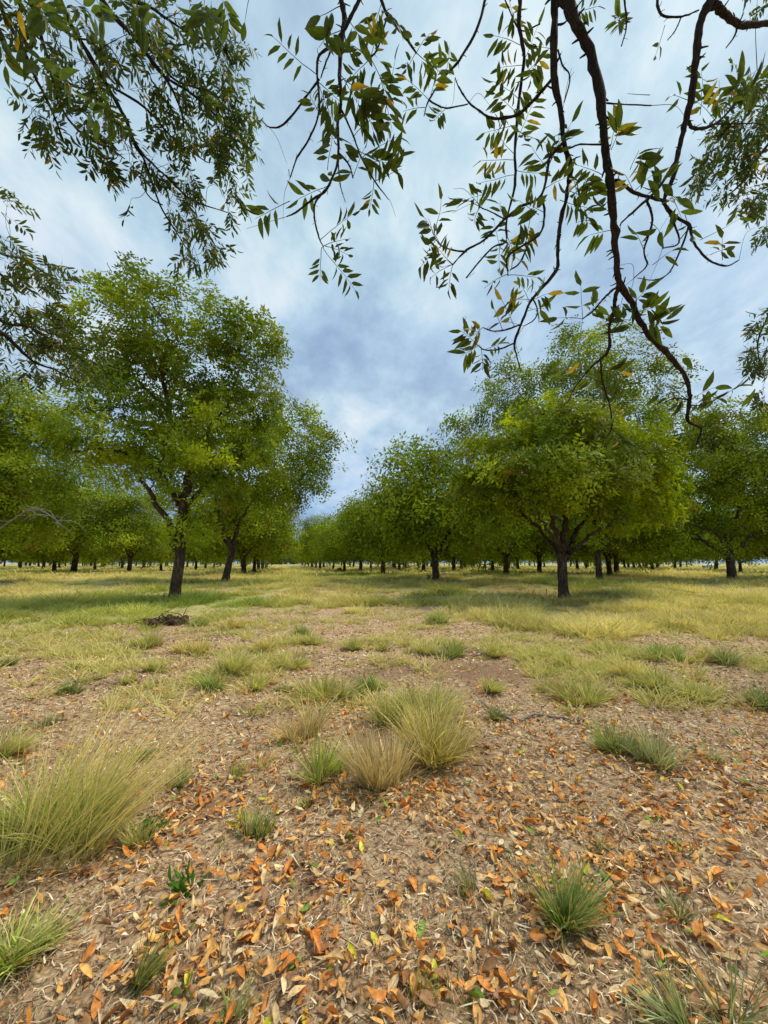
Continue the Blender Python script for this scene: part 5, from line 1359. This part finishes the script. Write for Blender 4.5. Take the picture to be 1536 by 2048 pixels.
tag(obj('leaf_fragments', gg.mesh('leaf_fragments', M_DRYJ)), 'crumbled leaf fragments lying on the soil', kind='stuff')


# ------------------------------------------------------------------ single things on the ground
def stick(pts, w0, w1, label, extra=(), name='fallen_stick', mat=M_DEAD, cat='stick', up=.012):
    def wp(p_):
        X, Y, Z, dep = on_ground(*p_[:2]); return np.array([X, Y, Z + up + (p_[2] if len(p_) > 2 else 0)])
    P_ = [wp(p_) for p_ in pts]; base = P_[0].copy()
    t = empty(name, base); tag(t, label, cat)
    Q = spline(P_, 4); Q[1:-1] += np.random.default_rng(5).normal(0, .004, (len(Q) - 2, 3))
    V, F = tube(Q - base, np.linspace(w0, w1, len(Q)), 7, .15, 2); obj('stem', mesh_data('stem', V, F, mat, None, True), t)
    for e, wa, wb in extra:
        Q = spline([wp(p_) for p_ in e], 4); V, F = tube(Q - base, np.linspace(wa, wb, len(Q)), 6, .15, 3); obj('side_twig', mesh_data('side_twig', V, F, mat, None, True), t)
    return t


stick([(1162, 1443), (1110, 1437), (1068, 1434, .02), (1040, 1444)], .014, .010, 'short grey stick lying just right of the forked one')
stick([(1036, 1447), (1010, 1440, .02), (985, 1428, .03), (965, 1412, .03), (942, 1385, .05), (938, 1378, .07)], .012, .003, 'pale forked fallen branch behind the golden clump',
      [([(975, 1422, .03), (968, 1410, .05), (974, 1398, .08), (968, 1392, .10)], .005, .002), ([(990, 1431), (965, 1424), (942, 1425)], .005, .002)])
stick([(1104, 1602), (1140, 1604), (1190, 1606)], .006, .004, 'thin pale stick lying on leaves at centre right')
stick([(660, 1755), (700, 1742), (738, 1745)], .005, .003, 'short thin brown stick in the lower centre litter')
stick([(935, 1700), (950, 1740, .01), (962, 1790)], .004, .003, 'long thin curved stick at lower centre')
stick([(370, 1285), (400, 1281), (440, 1282)], .016, .010, 'pale weathered stick among the tufts left of centre')
stick([(690, 1283), (705, 1281), (722, 1283)], .012, .008, 'pale stub of wood near the twin round tufts')


def peg(x, y, hpx, wpx, label, c=(.75, .70, .55), lean=0.0, name='marker_stake'):
    X, Y, Z, dep = on_ground(x, y); h_ = hpx * dep / FPX; w_ = wpx * dep / FPX / 2
    V, F = tube(np.array([[0, 0, -.08], [lean * h_ * .5, 0, h_ * .5], [lean * h_, 0, h_]]), np.array([w_, w_, w_ * .85]), 6, .08, 3)
    tag(obj(name, mesh_data(name, V, F, plain('stake_' + str(x), c), None), None, (X, Y, Z)), label, 'stake')


peg(632, 1157, 9, 2.0, 'pale stake standing in the lane between the two rows', lean=.15)
peg(688, 1177, 10, 1.6, 'small white peg on the bare patch right of the lane')
peg(1434, 1166, 9, 2.0, 'pale stake just left of the wide low tree')
peg(1470, 1178, 7, 2.0, 'low pale stake in front of the wide low tree')
peg(1150, 1175, 11, 1.4, 'thin pale stake right of the domed tree trunk')
peg(327, 1208, 20, 2.2, 'thin dark stake left of the tallest tree trunk', (.07, .055, .045))
peg(1093, 1190, 12, 1.6, 'thin dark stake left of the domed tree trunk', (.07, .055, .045))

# heap of clods and roots below the tallest tree
X, Y, Z, dep = on_ground(333, 1250)
t = empty('clod_heap', (X, Y, Z)); tag(t, 'dark heap of earth clods and roots below the tallest tree', 'heap')
m_clod = bark_mat('clod', (.03, .018, .012), (.10, .06, .04), (.2, .13, .09), .6)
for k in range(26):
    rr_ = np.random.default_rng(k + 50); s = rr_.uniform(.05, .12)
    me = bpy.data.meshes.get('clod_shape')
    d = rr_.normal(0, 1, (40, 3)); d /= np.linalg.norm(d, axis=1)[:, None]
    import bmesh
    bm = bmesh.new(); bmesh.ops.create_icosphere(bm, subdivisions=2, radius=s)
    for v in bm.verts: v.co *= 1 + .5 * (rr_.random() - .5)
    me = bpy.data.meshes.new('clod'); bm.to_mesh(me); bm.free(); me.materials.append(m_clod)
    obj('clod', me, t, (float(rr_.normal(0, .27)), float(rr_.normal(0, .12)), s * .4 + .09 * float(rr_.random())))
for k in range(9):
    rr_ = np.random.default_rng(k + 90); p0 = np.array([rr_.normal(0, .2), rr_.normal(0, .1), .05])
    V, F = tube(spline([p0, p0 + rr_.normal(0, .12, 3) + [0, 0, .12], p0 + rr_.normal(0, .2, 3) + [0, 0, .16]], 4), np.linspace(.016, .005, 9), 5, .2, k)
    obj('root', mesh_data('root', V, F, M_TWIG, None, True), t)

# bleached dead trunk by the lane
p0 = loc_px(532, 1139); kx = p0[1] / FPX
t = empty('dead_tree', p0); tag(t, 'bleached dead tree trunk with pale forks beside the lane', 'dead tree')
V, F = tube(spline([(0, 0, -.1), (.05, 0, 20 * kx * .5), (.1, 0, 22 * kx)], 4), np.linspace(.26, .2, 9), 8, .15, 1); obj('trunk', mesh_data('trunk', V, F, M_DEAD, None, True), t)
for e in ([(.1, 0, 20 * kx), (-.2, 0, 26 * kx), (-.2, 0, 32 * kx)], [(.1, 0, 20 * kx), (.15, 0, 26 * kx), (.2, 0, 31 * kx)], [(.1, 0, 19 * kx), (.6, 0, 26 * kx), (1.05, 0, 36 * kx)]):
    V, F = tube(spline(e, 3), np.linspace(.15, .06, 7), 6, .15, 1); obj('limb', mesh_data('limb', V, F, M_DEAD, None, True), t)

# grey dead branches at the left
dbase = np.array([-20.0, 20.5, .2])
t = empty('dead_branch', at(-20, 1075, 20.0)); base = at(-20, 1075, 20.0)
tag(t, 'bare silvery dead branches against the dark foliage at far left', 'dead branch')
rr_ = np.random.default_rng(8)
main = [at(-20, 1075, 20), at(10, 1050, 19.8), at(40, 1030, 19.6), at(60, 1018, 19.5), at(85, 1022, 19.4), at(105, 1035, 19.3), at(120, 1050, 19.2)]
Q = spline(main, 4); V, F = tube(Q - base, np.linspace(.045, .014, len(Q)), 6, .2, 1); obj('stem', mesh_data('stem', V, F, M_DEAD, None, True), t)
for k in range(24):
    s = Q[rr_.integers(4, len(Q))]; d = unit(rr_.normal(0, 1, 3) * [1, .5, .7] + [.4, 0, .1]); L = rr_.uniform(.5, 1.3)
    P_ = spline([s, s + d * L * .5 + rr_.normal(0, .08, 3), s + d * L + np.array([.15, 0, -.25 * L])], 3); V, F = tube(P_ - base, np.linspace(.018, .006, len(P_)), 4, 0, 0, False)
    obj('side_twig', mesh_data('side_twig', V, F, M_DEAD), t)

# round bush by the lane and yellow weed, broad leaved weed
def leafy(x, y, wpx, hpx, c, label, name, cat, n_=260, ls=.05, stem_c=None):
    X, Y, Z, dep = on_ground(x, y); w_ = wpx * dep / FPX / 2; h_ = hpx * dep / FPX
    r_ = np.random.default_rng(int(x)); d = r_.normal(0, 1, (n_, 3)); d /= np.linalg.norm(d, axis=1)[:, None]; d[:, 2] = np.abs(d[:, 2])
    T_ = d * np.array([w_, w_, h_]) * (.35 + .65 * r_.random((n_, 1)))
    Mx_ = frames(np.cross(d, r_.normal(0, 1, (n_, 3))), r_.random(n_) * 6.28) * (ls * (.6 + .7 * r_.random(n_)))[:, None, None]
    t_ = empty(name, (X, Y, Z)); tag(t_, label, cat)
    o_ = obj('foliage', scatter(LEAFV, r_.integers(0, len(LEAFV), n_), Mx_, T_, np.array(c) * (.6 + .7 * r_.random((n_, 1)))).mesh('foliage', M_LEAFJ, True), t_); o_['kind'] = 'stuff'
    g_ = Geo()
    for k in range(7):
        q = T_[r_.integers(n_)]; V, F = tube(spline([np.zeros(3), q * .5 + r_.normal(0, w_ * .1, 3), q], 3), np.linspace(ls * .05, ls * .02, 7), 4); g_.add(V, F)
    obj('stem', g_.mesh('stem', M_TWIG), t_)['kind'] = 'stuff'


leafy(679, 1143, 12, 7, (.10, .17, .03), 'small round green bush among the trunks right of the lane', 'bush', 'bush', 500, .22)
leafy(858, 1160, 9, 13, (.07, .09, .05), 'small dark weed just left of the mid picture trunk', 'weed', 'weed', 120, .12)
leafy(989, 1164, 10, 7, (.06, .07, .04), 'small dark weed between the mid picture tree and the domed tree', 'weed', 'weed', 90, .12)
leafy(884, 1190, 26, 10, (.20, .11, .05), 'brown withered weed on the left of the meadow in front of the domed tree', 'weed', 'weed', 200, .10)
leafy(480, 1655, 30, 44, (.62, .56, .05), 'yellow leaved weed beside a green tuft left of centre', 'weed', 'weed', 26, .05)
leafy(365, 1785, 66, 24, (.10, .22, .03), 'broad leaved green weed left of centre in the foreground', 'weed', 'weed', 40, .06)
leafy(300, 1672, 70, 50, (.16, .28, .06), 'feathery light green weed right of the large grass clump', 'weed', 'weed', 160, .030)

# far shed
X, Y, Z, dep = on_ground(1417, 1137)
t = empty('shed', (X, Y, Z), -.2); tag(t, 'tiny far off shed with pale roof at the right horizon', 'shed')


def box(name, c, s, mat, parent):
    x, y, z = np.array(s) / 2; V = np.array([[a, b_, d] for a in (-x, x) for b_ in (-y, y) for d in (-z, z)]) + np.array(c)
    F = np.array([[0, 1, 3, 2], [4, 6, 7, 5], [0, 4, 5, 1], [2, 3, 7, 6], [0, 2, 6, 4], [1, 5, 7, 3]])
    return obj(name, mesh_data(name, V, F, mat), parent)


kk = dep / FPX
box('wall', (0, 0, 3.0 * kk), (17 * kk, 10 * kk, 6 * kk), plain('shed_wall', (.35, .36, .36)), t)
Vr = np.array([[-10, -6, 6], [10, -6, 6], [10, 6, 6], [-10, 6, 6], [-9, 0, 9], [9, 0, 9]]) * kk
Fr = np.array([[0, 1, 5], [0, 5, 4], [2, 3, 4], [2, 4, 5], [1, 2, 5], [3, 0, 4]])
obj('roof', mesh_data('roof', Vr, Fr, plain('shed_roof', (.62, .64, .66), .4)), t)
box('door', (3 * kk, -5.05 * kk, 2 * kk), (3 * kk, .2 * kk, 4 * kk), plain('shed_door', (.12, .12, .13)), t)
